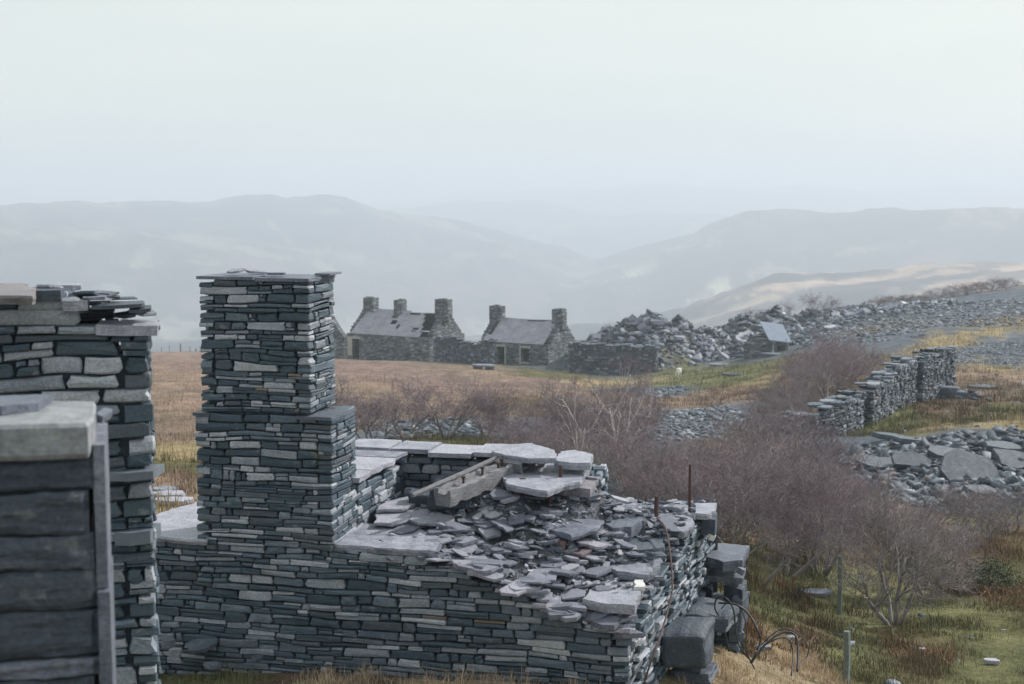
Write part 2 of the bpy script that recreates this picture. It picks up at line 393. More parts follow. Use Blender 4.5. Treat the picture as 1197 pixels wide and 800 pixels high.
# polar ground sheet
a_f = np.linspace(-R(34), R(32), 560)
a_c = np.linspace(R(32), 2*PI-R(34), 60)[1:-1]
AZ = np.concatenate([a_f, a_c])
RR = np.concatenate([[0.0], np.geomspace(1.2, 200, 430), np.geomspace(203, 9500, 400)])
AG, RG = np.meshgrid(AZ, RR)
AGw = (AG + PI) % (2*PI) - PI
GX = RG*np.sin(AG); GY = RG*np.cos(AG)
AS = np.where(np.abs(AGw) > 1.2, np.sign(AGw)*1.2, AGw)
GZ = height(GX, GY)
na, nr = len(AZ), len(RR)
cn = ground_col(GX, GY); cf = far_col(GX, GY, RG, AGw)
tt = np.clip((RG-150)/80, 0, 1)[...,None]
CC = cn*(1-tt) + cf*tt
verts = np.stack([GX, GY, GZ], -1).reshape(-1, 3)
ii, jj = np.meshgrid(np.arange(nr-1), np.arange(na), indexing='ij')
j2 = (jj+1) % na
faces = np.stack([ii*na+jj, (ii+1)*na+jj, (ii+1)*na+j2, ii*na+j2], -1).reshape(-1, 4)[:, ::-1]
m, nt, b = newmat('ground')
a = attr(nt, 'col')
n1 = noise_n(nt, 1.1, 8, .7, geo_pos(nt)); n2 = noise_n(nt, 14, 7, .75, geo_pos(nt, (1,.6,1)))
n0 = noise_n(nt, .33, 7, .75, geo_pos(nt, (1,.5,1))); r0 = ramp(nt, n0.outputs[0], [(.33, (.55,.6,.55)), (.5, (1,1,1)), (.68, (1.5,1.38,1.25))])
r1 = ramp(nt, n1.outputs[0], [(.3, (.55,.55,.53)), (.7, (1.45,1.42,1.38))]); r2 = ramp(nt, n2.outputs[0], [(.3, (.55,.56,.55)), (.72, (1.5,1.48,1.45))])
c = mixc(nt, 1., a.outputs['Color'], r1.outputs[0], 'MULTIPLY'); c = mixc(nt, .75, c, r0.outputs[0], 'MULTIPLY'); c = mixc(nt, 1., c, r2.outputs[0], 'MULTIPLY')
L(nt, c, b.inputs['Base Color']); b.inputs['Roughness'].default_value = 1; b.inputs['Specular IOR Level'].default_value = .1
bp = N(nt, 'ShaderNodeBump'); bp.inputs['Distance'].default_value = .12; bp.inputs['Strength'].default_value = .8
L(nt, n2.outputs[0], bp.inputs['Height']); L(nt, bp.outputs[0], b.inputs['Normal'])
M_ground = m
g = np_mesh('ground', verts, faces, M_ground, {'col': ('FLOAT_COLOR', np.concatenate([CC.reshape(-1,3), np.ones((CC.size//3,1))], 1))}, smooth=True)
tag(g, 'rough moorland and slate waste falling away to hazy hills', 'ground', kind='structure')

# ------------------------------------------------------------------ dry stone walling
WARP = .055
def rand_tone(pal):
    """pal = (share light, share mid)"""
    x = rnd.random()
    if x < pal[0]: return rnd.uniform(.72, 1.02)
    if x < pal[0]+pal[1]: return rnd.uniform(.42, .72)
    return rnd.uniform(.02, .38)
def stone(mb, o, u, n, x0, x1, z0, z1, depth, pal, jit=.006, lay=.012):
    """one walling stone: face outline in the (u, z) plane, outward normal n, depth backwards"""
    w = x1-x0; h = z1-z0
    if w < .01 or h < .006: return
    k = min(w, h)
    c = lambda s: rnd.uniform(.01, s*.7)*k
    dz = rnd.uniform(-.12, .12)*h; tl = rnd.uniform(-.10, .10)*h
    pts = [(x0+c(.5), z0+tl*.3), (x0+w*rnd.uniform(.3,.7), z0-rnd.uniform(-.06,.08)*h), (x1-c(.5), z0-tl*.3), (x1, z0+c(.5)), (x1-rnd.uniform(0,.3)*k, z1-c(.5)),
           (x1-c(.7), z1+dz*.5), (x0+w*rnd.uniform(.3,.7), z1+rnd.uniform(-.12,.05)*h), (x0+c(.7), z1-dz*.5), (x0+rnd.uniform(0,.3)*k, z1-c(.5)), (x0, z0+c(.5))]
    out = rnd.uniform(-lay, lay); sk = rnd.uniform(-.5, .5)*jit*2
    tone = rand_tone(pal); warm = rnd.uniform(.3, .8) if rnd.random() < .012 else (rnd.uniform(0, .12) if rnd.random() < .3 else 0)
    V = []
    cx, cz = (x0+x1)/2, (z0+z1)/2; bev = min(.14*k, .008)
    def pt(x, z, d): 
        q = o + u*x + n*d; am = min(.05, .45*WARP); f = .048/WARP
        return (q.x, q.y, z + am*mnoise.noise(Vector((q.x*2.3*f, q.y*2.3*f, z*8*f))) + am*.8*mnoise.noise(Vector((q.x*.9+5, q.y*.9, z*2.5*f+9))))
    for (x, z) in pts:
        fx = 1 - bev/(w*.5+1e-6); fz = 1 - bev/(h*.5+1e-6)
        V.append(pt(cx+(x-cx)*fx, cz+(z-cz)*fz, out + sk*(x-cx)/w + rnd.uniform(-.3,.3)*jit))
    for (x, z) in pts: V.append(pt(x, z, out-bev*1.2 + sk*(x-cx)/w))
    for (x, z) in pts: V.append(pt(x, z, out-depth))
    V.append(pt(cx+rnd.uniform(-.2,.2)*w, cz, out+rnd.uniform(-.2,.8)*jit))
    m = len(pts); ct = 3*m
    fs = [(i, (i+1) % m, ct) for i in range(m)]
    for r_ in range(2): fs += [(r_*m+(i+1) % m, r_*m+i, (r_+1)*m+i, (r_+1)*m+(i+1) % m) for i in range(m)]
    mb.add(V, fs, tone, warm)

def plate(mb, c, a, b_, th, rz=0, tilt=(0, 0), n=7, tone=.6, warm=0., irr=.28, strata=True):
    """an irregular flat slate lying with centre c; half sizes a,b"""
    M = Matrix.Rotation(rz, 3, 'Z') @ Matrix.Rotation(tilt[0], 3, 'X') @ Matrix.Rotation(tilt[1], 3, 'Y')
    ang = sorted([2*PI*(i+rnd.uniform(-.33, .33))/n for i in range(n)])
    out = []
    for t in ang:
        ct, st = math.cos(t), math.sin(t); q = 1/max(abs(ct), abs(st))**.75
        s = q*(1-rnd.uniform(0, irr)); out.append((ct*s*a, st*s*b_))
    V = []
    lv = [(1.0, th/2), (1.015, -th*.1), (.97, -th/2)] if strata else [(1, th/2), (1, -th/2)]
    for sc, z in lv:
        for (x, y) in out:
            e = 1+rnd.uniform(-.02, .02) if z < th/2 else 1
            p = M @ Vector((x*sc*e, y*sc*e, z + rnd.uniform(-.06,.06)*th)); V.append((c[0]+p.x, c[1]+p.y, c[2]+p.z))
    k = len(lv); fs = [tuple(range(n)), tuple(range(k*n-1, (k-1)*n-1, -1))]
    for r_ in range(k-1): fs += [(r_*n+i, (r_+1)*n+i, (r_+1)*n+(i+1) % n, r_*n+(i+1) % n) for i in range(n)]
    mb.add(V, fs, tone, warm)

def build_wall(name, A, B, thick, z0, top, parent=None, hs=(.03,.075), ls=(.1,.38), pal=(.22,.3), mat=None, depth=.12, jit=.006, lay=.012,
               faces='FRBL', cap=True, capsize=(.16,.30), capth=(.02,.05), z0f=None, batter=0.0, collect=None, rag=.5):
    """free-standing dry wall between A and B (front face on A->B, body behind); top(s) gives its height at s in 0..1"""
    A = Vector((A[0], A[1], 0)); B = Vector((B[0], B[1], 0)); u = (B-A).normalized(); Ln = (B-A).length
    n = Vector((u.y, -u.x, 0))                       # outward normal of the front face
    mb = collect or MB()
    global WARP
    WARP = (hs[0]+hs[1])/2*.85
    zt = max(top(i/20) for i in range(21))
    zs = [z0]
    while zs[-1] < zt: zs.append(zs[-1] + rnd.uniform(*hs))
    for ci in range(len(zs)-1):
        za, zb = zs[ci], zs[ci+1]; alt = ci % 2
        fl = []
        if 'F' in faces: fl.append((A, u, n, 0, Ln, lambda s: s/Ln))
        if 'R' in faces: fl.append((B, -n, u, 0, thick, lambda s: 1.0))
        if 'B' in faces: fl.append((B - n*thick, -u, -n, 0, Ln, lambda s: 1-s/Ln))
        if 'L' in faces: fl.append((A - n*thick, n, -u, 0, thick, lambda s: 0.0))
        for fi, (o, d, nn, s0, s1, sf) in enumerate(fl):
            long_ = abs((s1-s0)-Ln) < 1e-6
            ins = depth if (long_ == bool(alt)) else 0.0
            x = s0 + ins; xe = s1 - ins
            wob = lambda s: .012*math.sin(s*1.7+ci*.35+fi) * (hs[1]/.07)
            xb = x
            while x < xe - 1e-4:
                l = rnd.uniform(*ls) * (1 if rnd.random() > .3 else .5); 
                if xe-(x+l) < ls[0]*.6: l = xe-x
                sm = min(1, max(0, sf(x+l/2)))
                if (za+zb)/2 <= top(sm):
                    g = rnd.uniform(.001, .005)*hs[1]/.07; w1 = wob(x+l/2); q = rnd.random(); h = zb-za
                    dd = depth*rnd.uniform(.8, 1.0) if long_ else depth*rnd.uniform(.8, 1.0)
                    bo = o - nn*(batter*(zb-z0))
                    if q < .60 or h < hs[0]*1.35:
                        stone(mb, bo, d, nn, x+g, x+l-g, za+g+w1, zb-g+w1, dd, pal, jit, lay)
                    elif q < .92:
                        t = za + h*rnd.uniform(.35, .65)
                        stone(mb, bo, d, nn, x+g, x+l-g, za+g+w1, t-g*.5+w1, dd, pal, jit, lay)
                        if rnd.random() < .5: stone(mb, bo, d, nn, x+g, x+l-g, t+g*.5+w1, zb-g+w1, dd, pal, jit, lay)
                        else:
                            xm = x + l*rnd.uniform(.3, .7)
                            stone(mb, bo, d, nn, x+g, xm-g, t+g*.5+w1, zb-g+w1, dd, pal, jit, lay)
                            stone(mb, bo, d, nn, xm+g, x+l-g, t+g*.5+w1, zb-g+w1, dd, pal, jit, lay)
                    else:
                        xm = x + l*rnd.uniform(.3, .7)
                        stone(mb, bo, d, nn, x+g, xm-g, za+g+w1, zb-g*2+w1, dd, pal, jit, lay)
                        stone(mb, bo, d, nn, xm+g, x+l-g, za+g*2+w1, zb-g+w1, dd, pal, jit, lay)
                x += l
    # dark hearting inside, following the top
    K = 24; ci_ = min(depth*.45, thick*.3); V = []; fs = []
    for i in range(K+1):
        s = ci_ + (Ln-2*ci_)*i/K; zt_ = max(z0+.02, min(top(max(0, i/K-.03)), top(i/K), top(min(1, i/K+.03))) - hs[1]*1.3)
        for dd in (ci_+batter*(zt_-z0), thick-ci_):
            q = A + u*s - n*dd; V += [(q.x, q.y, z0-.3), (q.x, q.y, zt_)]
    for i in range(K):
        a_ = i*4; c_ = (i+1)*4
        fs += [(a_, c_, c_+1, a_+1), (a_+3, c_+3, c_+2, a_+2), (a_+1, c_+1, c_+3, a_+3)]
    fs += [(0, 1, 3, 2), (K*4, K*4+2, K*4+3, K*4+1)]
    mb.add(V, fs, -.6, 0)
    # ragged cap of flat stones
    if cap:
        s = 0.05
        while s < Ln-.03:
            w = rnd.uniform(*capsize)
            for dd in np.arange(thick*.22, thick, max(capsize[0]*1.3, .12)):
                q = A + u*min(s+w*.4, Ln-.05) - n*(dd + rnd.uniform(-.03,.03)); tt_ = rnd.uniform(*capth)
                plate(mb, (q.x, q.y, top(min(1, s/Ln)) + tt_*rnd.uniform(-.3,.5)), w*.62, w*.5, tt_, math.atan2(u.y, u.x)+rnd.uniform(-.2,.2), (rnd.uniform(-.04,.04), rnd.uniform(-.04,.04)), tone=rand_tone((max(pal[0],.35), .4)))
            s += w*.8
    if collect: return None
    return mb.build(name, mat or M_wall, parent)

# ------------------------------------------------------------------ the ruined building in the middle
AA = R(13); C = P(735, 790, 11); C = Vector((C.x, C.y, 0))
E1 = Vector((math.cos(AA), -math.sin(AA), 0)); E2 = Vector((math.sin(AA), math.cos(AA), 0))
def UV(u, v, z=0): 
    q = C + E1*u + E2*v; return Vector((q.x, q.y, z))
def toUV(p): d = Vector((p[0], p[1], 0)) - C; return d.dot(E1), d.dot(E2)
AR = R(19.5); WR = C + Vector((math.sin(AR), math.cos(AR), 0))*3.35
# rubble fill surface (u, v, z)
FILL = np.array([(-2.45,.02,-2.88),(-1.6,0.02,-2.9),(-1.25,.02,-2.98),(-.94,.02,-3.12),(-.5,.02,-3.27),(-.24,.02,-3.36),(0,0,-3.44),
 (-2.0,.6,-2.86),(-1.6,.8,-2.84),(-1.2,.5,-2.92),(-.7,.5,-3.08),(-.3,.6,-3.2),(.02,.8,-3.28),
 (-1.9,1.2,-2.80),(-1.4,1.4,-2.70),(-1.0,1.2,-2.80),(-.5,1.3,-2.98),(.05,1.5,-3.14),(-.2,1.6,-3.08),
 (-1.8,2.0,-2.62),(-1.2,2.0,-2.56),(-.7,2.0,-2.60),(-.35,2.1,-2.86),(.1,2.2,-3.02),(.3,3.0,-3.02),(-.1,2.9,-3.02),(-.7,2.7,-2.9),(-.3,3.4,-3.25),(-1.8,2.4,-2.7)])
_ex = []
for (px, py, z) in [(600,574,-2.60),(640,580,-2.66),(665,575,-2.66),(560,584,-2.68),(530,590,-2.74),(620,545,-2.5),(700,565,-2.9),(725,580,-3.02)]:
    q = toUV(hitz(px, py, z)); _ex.append((q[0], q[1], z))
FILL = np.array(list(map(tuple, FILL)) + _ex)
def fillz(u, v):
    d2 = (FILL[:,0]-u)**2 + (FILL[:,1]-v)**2; w = 1/(d2+.008)**1.8
    return float((w*FILL[:,2]).sum()/w.sum())

ruin = empty('ruined_building', UV(-2, 0, -4.0))
tag(ruin, 'roofless slate ruin filled with broken slates, its tall square chimney rising at the left', 'ruin')
RP = ruin
def reparent(o):   # keep world placement under the ruin's Empty
    o.parent = ruin; o.matrix_parent_inverse = Matrix.Translation(ruin.location).inverted(); return o
def ftop(s):       # s from 0 (left) to 1 (right corner)
    u = -6.0 + 6.0*s
    return float(np.interp(u, [-6,-4.3,-3.7,-2.45,-1.6,-1.25,-.94,-.5,-.24,0], [-2.93,-2.9,-2.9,-2.9,-2.92,-3.0,-3.15,-3.3,-3.4,-3.48])) + .02*math.sin(s*40)
A_ = UV(-6, 0); B_ = UV(0, 0)
o = build_wall('front_wall', A_, B_, .5, -4.45, ftop, hs=(.038,.082), ls=(.13,.42), pal=(.26,.42), cap=False, depth=.14, jit=.009, lay=.016); reparent(o)
# right-hand wall, running back
def rtop(s): return float(np.interp(s, [0,.25,.5,.75,1], [-3.46,-3.30,-3.18,-3.08,-3.06]))
o = build_wall('end_wall', C + Vector((math.sin(AR),math.cos(AR),0))*.16 , WR, .5, -5.2, rtop, hs=(.035,.085), ls=(.12,.34), pal=(.2,.4), cap=False, depth=.14, jit=.012, lay=.03, faces='FRB'); reparent(o)
# inner left wall and rear wall (inner face on A->B)
o = build_wall('inner_wall', UV(-2.47,.5), UV(-2.47, 2.0), .55, -4.2, lambda s: -2.475-.01*math.sin(s*9), hs=(.05,.10), ls=(.14,.34), pal=(.3,.4), cap=False, depth=.14)
reparent(o)
o = build_wall('rear_wall', UV(-3.05, 1.98), UV(-.55, 1.98), .42, -4.4, lambda s: -2.49 - (0.0 if s < .62 else .06), hs=(.06,.11), ls=(.18,.4), pal=(.25,.4), cap=False, depth=.14)
reparent(o)
# flat coping slabs laid on the inner and rear wall
mb = MB()
def quad_slab(mb, us, tone, th, z, warm=0., tilt=0):
    mb.prism([tuple(UV(a, b, z + tilt*a)) for a, b in us], th, tone, warm, .008)
x = -3.08
while x < -1.35:
    w = rnd.uniform(.26, .5); z = -2.40+rnd.uniform(-.01,.02)
    v0 = 1.93+rnd.uniform(-.03,.03); v1 = 2.42+rnd.uniform(-.04,.04)
    j = lambda: rnd.uniform(-.025, .025)
    quad_slab(mb, [(x+.008,v0+j()),(x+w*.5,v0+j()),(x+w-.008,v0+j()),(x+w-.01+j(),v1),(x+w*.4,v1+j()),(x+.01,v1+j())], rnd.uniform(.7,1), rnd.uniform(.03,.05), z)
    x += w
v = .50
while v < 1.9:
    w = rnd.uniform(.3, .5); z = -2.40+rnd.uniform(-.012,.012)
    j = lambda: rnd.uniform(-.03, .03); w = min(w, 1.91-v)
    quad_slab(mb, [(-3.0+j(),v+.008),(-2.43+j(),v+.008),(-2.42+j(),v+w*.5),(-2.44+j(),v+w-.008),(-3.02+j(),v+w-.008)], rnd.uniform(.65,1), rnd.uniform(.03,.05), z)
    v += w
reparent(mb.build('coping', M_big))

# chimney
zc0, zc1, zc2 = -2.92, -1.80, -.655
stack = build_wall('chimney', UV(-3.63,.0), UV(-2.655,.0), .60, zc1+.02, lambda s: zc2-.02, hs=(.030,.078), ls=(.10,.46), pal=(.30,.22), cap=False, depth=.13, jit=.007, lay=.008)
reparent(stack)
base = build_wall('chimney_base', UV(-3.69,-.012), UV(-2.47,-.012), .60, zc0, lambda s: zc1-.01, hs=(.030,.074), ls=(.10,.46), pal=(.32,.22), cap=False, depth=.13, jit=.007, lay=.008)
base.parent = stack
mb = MB()   # shoulder slabs where the base steps in
mb.prism([tuple(UV(a, b, zc1+.012)) for a, b in [(-2.78,-.018),(-2.47,-.02),(-2.465,.3),(-2.475,.59),(-2.78,.6)]], .028, .45, 0, .004)
sh = mb.build('shoulder_slab', M_big); sh.parent = stack; mb = MB()
mb.prism([tuple(UV(a, b, zc1+.010)) for a, b in [(-3.70,-.018),(-3.55,-.02),(-3.55,.6),(-3.69,.6)]], .026, .3, 0, .004)
sh = mb.build('shoulder_slab', M_big); sh.parent = stack
mb = MB()
mb.prism([tuple(UV(a, b, zc2+.012)) for a, b in [(-3.645,-.012),(-3.3,-.02),(-3.14,-.008),(-3.1,.3),(-3.12,.61),(-3.63,.60)]], .026, .6, 0, .004)
mb.prism([tuple(UV(a, b, zc2+.004)) for a, b in [(-3.12,-.02),(-2.9,-.012),(-2.65,-.02),(-2.64,.25),(-2.65,.61),(-3.11,.60)]], .028, .55, 0, .004)
mb.prism([tuple(UV(a, b, zc2+.030)) for a, b in [(-2.72,.3),(-2.58,.28),(-2.59,.6),(-2.72,.62)]], .018, .6, 0, .004)
cp = mb.build('cap_slab', M_big); cp.parent = stack

for k, (u, v, a_, dz, tl, lb) in enumerate([(-3.36,.15,.10,.05,(.12,-.12),'tilted pale slate on the left half of the chimney top'),(-3.24,.3,.09,.035,(.05,.1),'thin slate lapped against the tilted one on the chimney top'),(-3.02,.2,.10,.03,(.0,.03),'small flat slate on the right half of the chimney top')]):
    mb = MB(); plate(mb, (0,0,0), a_, a_*.7, .018, .2*k, tl, 6, .85-.1*k); o = mb.build('flat_slate', M_big); o.location = UV(u, v, zc2+dz); tag(o, lb, 'slate')

# the rubble fill body under the loose slates
us = np.linspace(-2.28, .42, 46); vs = np.linspace(.06, 3.3, 52)
V = []; fs = []
for j_, v in enumerate(vs):
    for i_, u in enumerate(us):
        lim = .34*v*.36 - .08
        uu = min(u, lim + 0.0) if v < 3.3 else u
        z = fillz(uu, v) - .07 + .05*mnoise.noise(Vector((uu*3, v*3, 2)))
        if uu > lim-.12: z -= .05
        if v > 2.15 and uu < -.5: z = min(z, -2.85)
        V.append(tuple(UV(uu, v, z)))
nu = len(us)
for j_ in range(len(vs)-1):
    for i_ in range(nu-1): fs.append((j_*nu+i_, j_*nu+i_+1, (j_+1)*nu+i_+1, (j_+1)*nu+i_))
b0 = len(V)   # skirt along the pit side
for j_, v in enumerate(vs): V.append(tuple(UV(us[0], v, -4.2)))
for j_ in range(len(vs)-1): fs.append((j_*nu, (j_+1)*nu, b0+j_+1, b0+j_))
b1 = len(V)
for i_ in range(nu): p = V[(len(vs)-1)*nu+i_]; V.append((p[0]+.2*E2.x, p[1]+.2*E2.y, -5.2))
for i_ in range(nu-1): fs.append(((len(vs)-1)*nu+i_, (len(vs)-1)*nu+i_+1, b1+i_+1, b1+i_))
mb = MB(); mb.add(V, fs, .15, 0)
reparent(mb.build('rubble_fill', M_fill))
# stacked facing on the pit side of the fill
o = build_wall('fill_face', UV(-2.16, .45), UV(-2.1, 1.9), .25, -4.2, lambda s: float(np.interp(s, [0,1], [-2.93,-2.72])), hs=(.04,.08), ls=(.12,.3), pal=(.1,.3), cap=False, depth=.1, faces='BL'); 
reparent(o)

# ------------------------------------------------------------------ slabs traced as outlines at their own height
def slab_px(name, label, pix, z, th, tone=.7, warm=0., group=None, mat=None, cat='slab', tilt=None, chip=.008):
    """a slab whose top outline runs through the given photo pixels on a (tilted) plane at height z"""
    top = []
    for q in pix:
        zz = z if tilt is None else z
        p = hitz(q[0], q[1], zz); top.append(p)
    c = sum(top, Vector())/len(top)
    if tilt:
        top = []
        for q in pix:
            r = ray(*q); nrm = Vector((tilt[0], tilt[1], 1)); t = c.dot(nrm)/r.dot(nrm); top.append(r*t)
        c = sum(top, Vector())/len(top)
    ar = sum(top[i].x*top[(i+1) % len(top)].y - top[(i+1) % len(top)].x*top[i].y for i in range(len(top)))
    if ar < 0: top.reverse()
    # refine the edges so they look broken rather than cut
    fine = []
    for i in range(len(top)):
        a_, b_ = top[i], top[(i+1) % len(top)]; fine.append(a_)
        nseg = max(1, int((b_-a_).length/.06))
        for k in range(1, nseg):
            q = a_.lerp(b_, k/nseg); e = (b_-a_).normalized().cross(Vector((0,0,1)))*rnd.uniform(-.020,.014); fine.append(q+e)
    loc = [(p-c) for p in fine]
    mb = MB(); n = len(loc)
    V = [tuple(p) for p in loc]
    V += [(p.x*1.012, p.y*1.012, p.z-th*rnd.uniform(.25,.5)) for p in loc]
    V += [(p.x*rnd.uniform(.96,1.0), p.y*rnd.uniform(.96,1.0), p.z-th) for p in loc]
    fs = [tuple(range(n)), tuple(range(3*n-1, 2*n-1, -1))]
    for r_ in range(2): fs += [(r_*n+i, (r_+1)*n+i, (r_+1)*n+(i+1) % n, r_*n+(i+1) % n) for i in range(n)]
    mb.add(V, fs, tone, warm)
    o = mb.build(name, mat or M_big); o.location = c
    return tag(o, label, cat, group)

slab_px('coping_slab', 'long pale coping slab on the front wall just right of the chimney foot', [(390,636),(388,622),(400,612),(470,612),(520,629),(508,644),(450,641)], -2.855, .055, .8)
slab_px('ledge_slab', 'broad pale slab bedded on the wall top between the dark left wall and the chimney', [(150,622),(180,603),(200,595),(236,586),(252,600),(242,632),(200,629)], -2.865, .05, .92)
slab_px('flat_slate', 'pale square slate lying behind the long coping slab', [(437,611),(440,598),(462,590),(486,594),(478,608),(458,612)], -2.80, .03, .95)
slab_px('flat_slate', 'pale oval-ended slate beside the pit under the beam block', [(478,607),(484,596),(505,594),(518,601),(510,612),(488,611)], -2.79, .03, .8)
slab_px('flat_slate', 'light slate at the inner edge of the dark pit', [(440,596),(450,586),(478,580),(487,588),(470,595)], -2.76, .03, .9)
slab_px('big_slab', 'large flat slab with a ragged broken lip in the middle of the rubble', [(588,558),(612,545),(660,540),(690,545),(678,563),(660,566),(640,574),(615,570),(594,566)], -2.52, .06, .85, cat='slab')
slab_px('big_slab', 'light slab with an orange-stained edge on the rear corner of the ruin', [(640,567),(645,553),(700,556),(707,549),(690,572),(660,570)], -2.60, .08, .8, .25)
slab_px('big_slab', 'smooth pale slab at the far top corner of the ruin, edged by a dark gap', [(648,538),(655,528),(672,526),(693,531),(690,541),(668,541)], -2.40, .07, .9)
slab_px('big_slab', 'wide flat slab over the rear wall behind the hollow beam end', [(575,527),(590,520),(622,518),(648,526),(650,536),(618,536),(590,532)], -2.36, .05, .85)
slab_px('big_slab', 'big steel-blue block with one tilted face in the middle of the rubble', [(706,611),(728,592),(757,590),(752,606),(738,616),(716,617)], -2.93, .11, .5, tilt=(.05,-.10))
slab_px('big_slab', 'pale flat slab with a white chip resting above the right front corner', [(681,700),(694,685),(735,683),(752,688),(742,708),(710,706)], -3.22, .08, .85)
slab_px('big_slab', 'long thin slab running across the rubble below the iron bolt', [(596,603),(612,600),(660,606),(706,608),(700,616),(668,626),(640,618),(612,610)], -2.86, .05, .6)
slab_px('big_slab', 'flat pale slab beside the short iron stub near the far wall', [(764,606),(778,597),(805,602),(812,612),(800,622),(775,616)], -3.02, .07, .75)
slab_px('big_slab', 'long dark slab with a rounded lip left of the right wall top', [(712,630),(735,624),(775,630),(776,640),(745,643),(718,640)], -3.08, .07, .35)
slab_px('big_slab', 'long pale slab with purple edge above the white-chipped slab', [(700,658),(716,646),(764,648),(772,660),(758,672),(722,668)], -3.15, .07, .7)
slab_px('big_slab', 'thin dark slab just over the pale purple-edged slab', [(704,644),(730,636),(772,641),(778,650),(750,651),(722,650)], -3.11, .05, .4)
slab_px('big_slab', 'pointed narrow slate standing out below the round beam block', [(563,595),(572,597),(600,618),(592,620),(574,608)], -2.80, .025, .6, tilt=(.25,.1))
slab_px('big_slab', 'pale stone bench slab where the right wall meets the far corner', [(812,600),(813,588),(838,588),(837,597),(826,601)], -3.0, .06, .85)
slab_px('big_slab', 'dark slab under the bench stone at the far corner', [(820,606),(822,598),(838,598),(836,608)], -3.06, .16, .3)
slab_px('white_chip', 'small bright white stone on the corner of the pale front slab', [(741,686),(742,678),(752,677),(754,686)], -3.19, .04, .9, mat=M_pale, cat='stone')
slab_px('blue_slate', 'smooth blue-purple rounded slate near the right front corner', [(694,703),(700,696),(712,696),(718,703),(712,711),(700,710)], -3.34, .02, .6, mat=simple('blue_slate', (.17,.20,.30), .45, 8, .15), cat='slate')
slab_px('purple_slate', 'dull purple slate beside the red brick', [(665,645),(668,634),(690,634),(692,643),(680,648)], -3.02, .03, .6, mat=M_purple, cat='slate')
p = hitz(651, 642, -3.02)
mb = MB(); mb.box(-.075,.075,-.05,.05,-.045,.045)
o = mb.build('brick', M_brick); o.location = p + Vector((0,0,.035)); o.rotation_euler = (R(8), 0, R(-6)); tag(o, 'dull red brick lying among grey slates', 'brick')
slab_px('wall_stone', 'pale orange-brown block on the left end of the dark wall top', [(-12,345),(-8,331),(26,331),(42,337),(38,346)], -.47, .045, .7, .35, cat='stone')
# ------------------------------------------------------------------ loose slates strewn on the fill
protos = []
for k in range(12):
    mb = MB(); plate(mb, (0,0,0), 1, rnd.uniform(.55,.95), .16, 0, (0,0), n=rnd.choice([5,6,7,8]), tone=.6)
    me = mb.build('loose_slate', M_slab); protos.append(me.data)
    if k: bpy.data.objects.remove(me)
    else: bpy.data.objects.remove(me)
placed = 0; tries = 0
while placed < 255 and tries < 6000:
    tries += 1
    v = rnd.random()**1.15*3.2 + .0; u = rnd.uniform(-2.1, .34*.36*v - .06)
    if v > 2.15 and u < -.45: continue
    sz = rnd.choice([.06,.07,.08,.09,.10,.11,.12,.14,.17])*(1 if v < 2 else .9)
    z = fillz(u, v) + rnd.uniform(-.03, .03)
    q = UV(u, v, z)
    o = bpy.data.objects.new('loose_slate', rnd.choice(protos)); COL.objects.link(o)
    o.location = q; o.scale = (sz, sz*rnd.uniform(.6,1), rnd.uniform(.07,.22)*(.7+sz*2))
    o.rotation_euler = (rnd.gauss(-.02,.14), rnd.gauss(.05,.14), rnd.uniform(0, 6.28))
    tag(o, 'loose grey slate strewn over the rubble-filled ruin', 'slate', 'loose slates strewn over the rubble-filled ruin')
    placed += 1
mb = MB()
for k in range(3400):
    v = rnd.random()*3.25; u = rnd.uniform(-2.15, .34*.36*v - .05)
    if v > 2.15 and u < -.45: continue
    sz = rnd.choice([.02,.025,.03,.04,.05,.065]); q = UV(u, v, fillz(u, v)-.055+rnd.uniform(0,.045))
    plate(mb, q, sz, sz*rnd.uniform(.5,.9), sz*rnd.uniform(.15,.5), rnd.random()*6.28, (rnd.gauss(0,.3), rnd.gauss(0,.3)), 5, rand_tone((.45,.4)), strata=False)
tag(mb.build('slate_chips', M_big), 'small slate chips filling the gaps of the rubble on the ruin', 'slate chips', kind='stuff')
# slipped slates spilling over the broken front edge
for k in range(34):
    u = rnd.uniform(-1.5, -.02); z = fillz(u, 0)+rnd.uniform(-.03,.02); q = UV(u, rnd.uniform(-.05,.12), z)
    o = bpy.data.objects.new('loose_slate', rnd.choice(protos)); COL.objects.link(o)
    sz = rnd.uniform(.07,.15); o.location = q; o.scale = (sz*1.2, sz*.8, rnd.uniform(.14,.3))
    o.rotation_euler = (rnd.gauss(.12,.12), rnd.gauss(.05,.1), -AA+rnd.gauss(0,.5))
    tag(o, 'loose grey slate slipping off the broken front edge of the ruin', 'slate', 'slates slipping off the front edge')

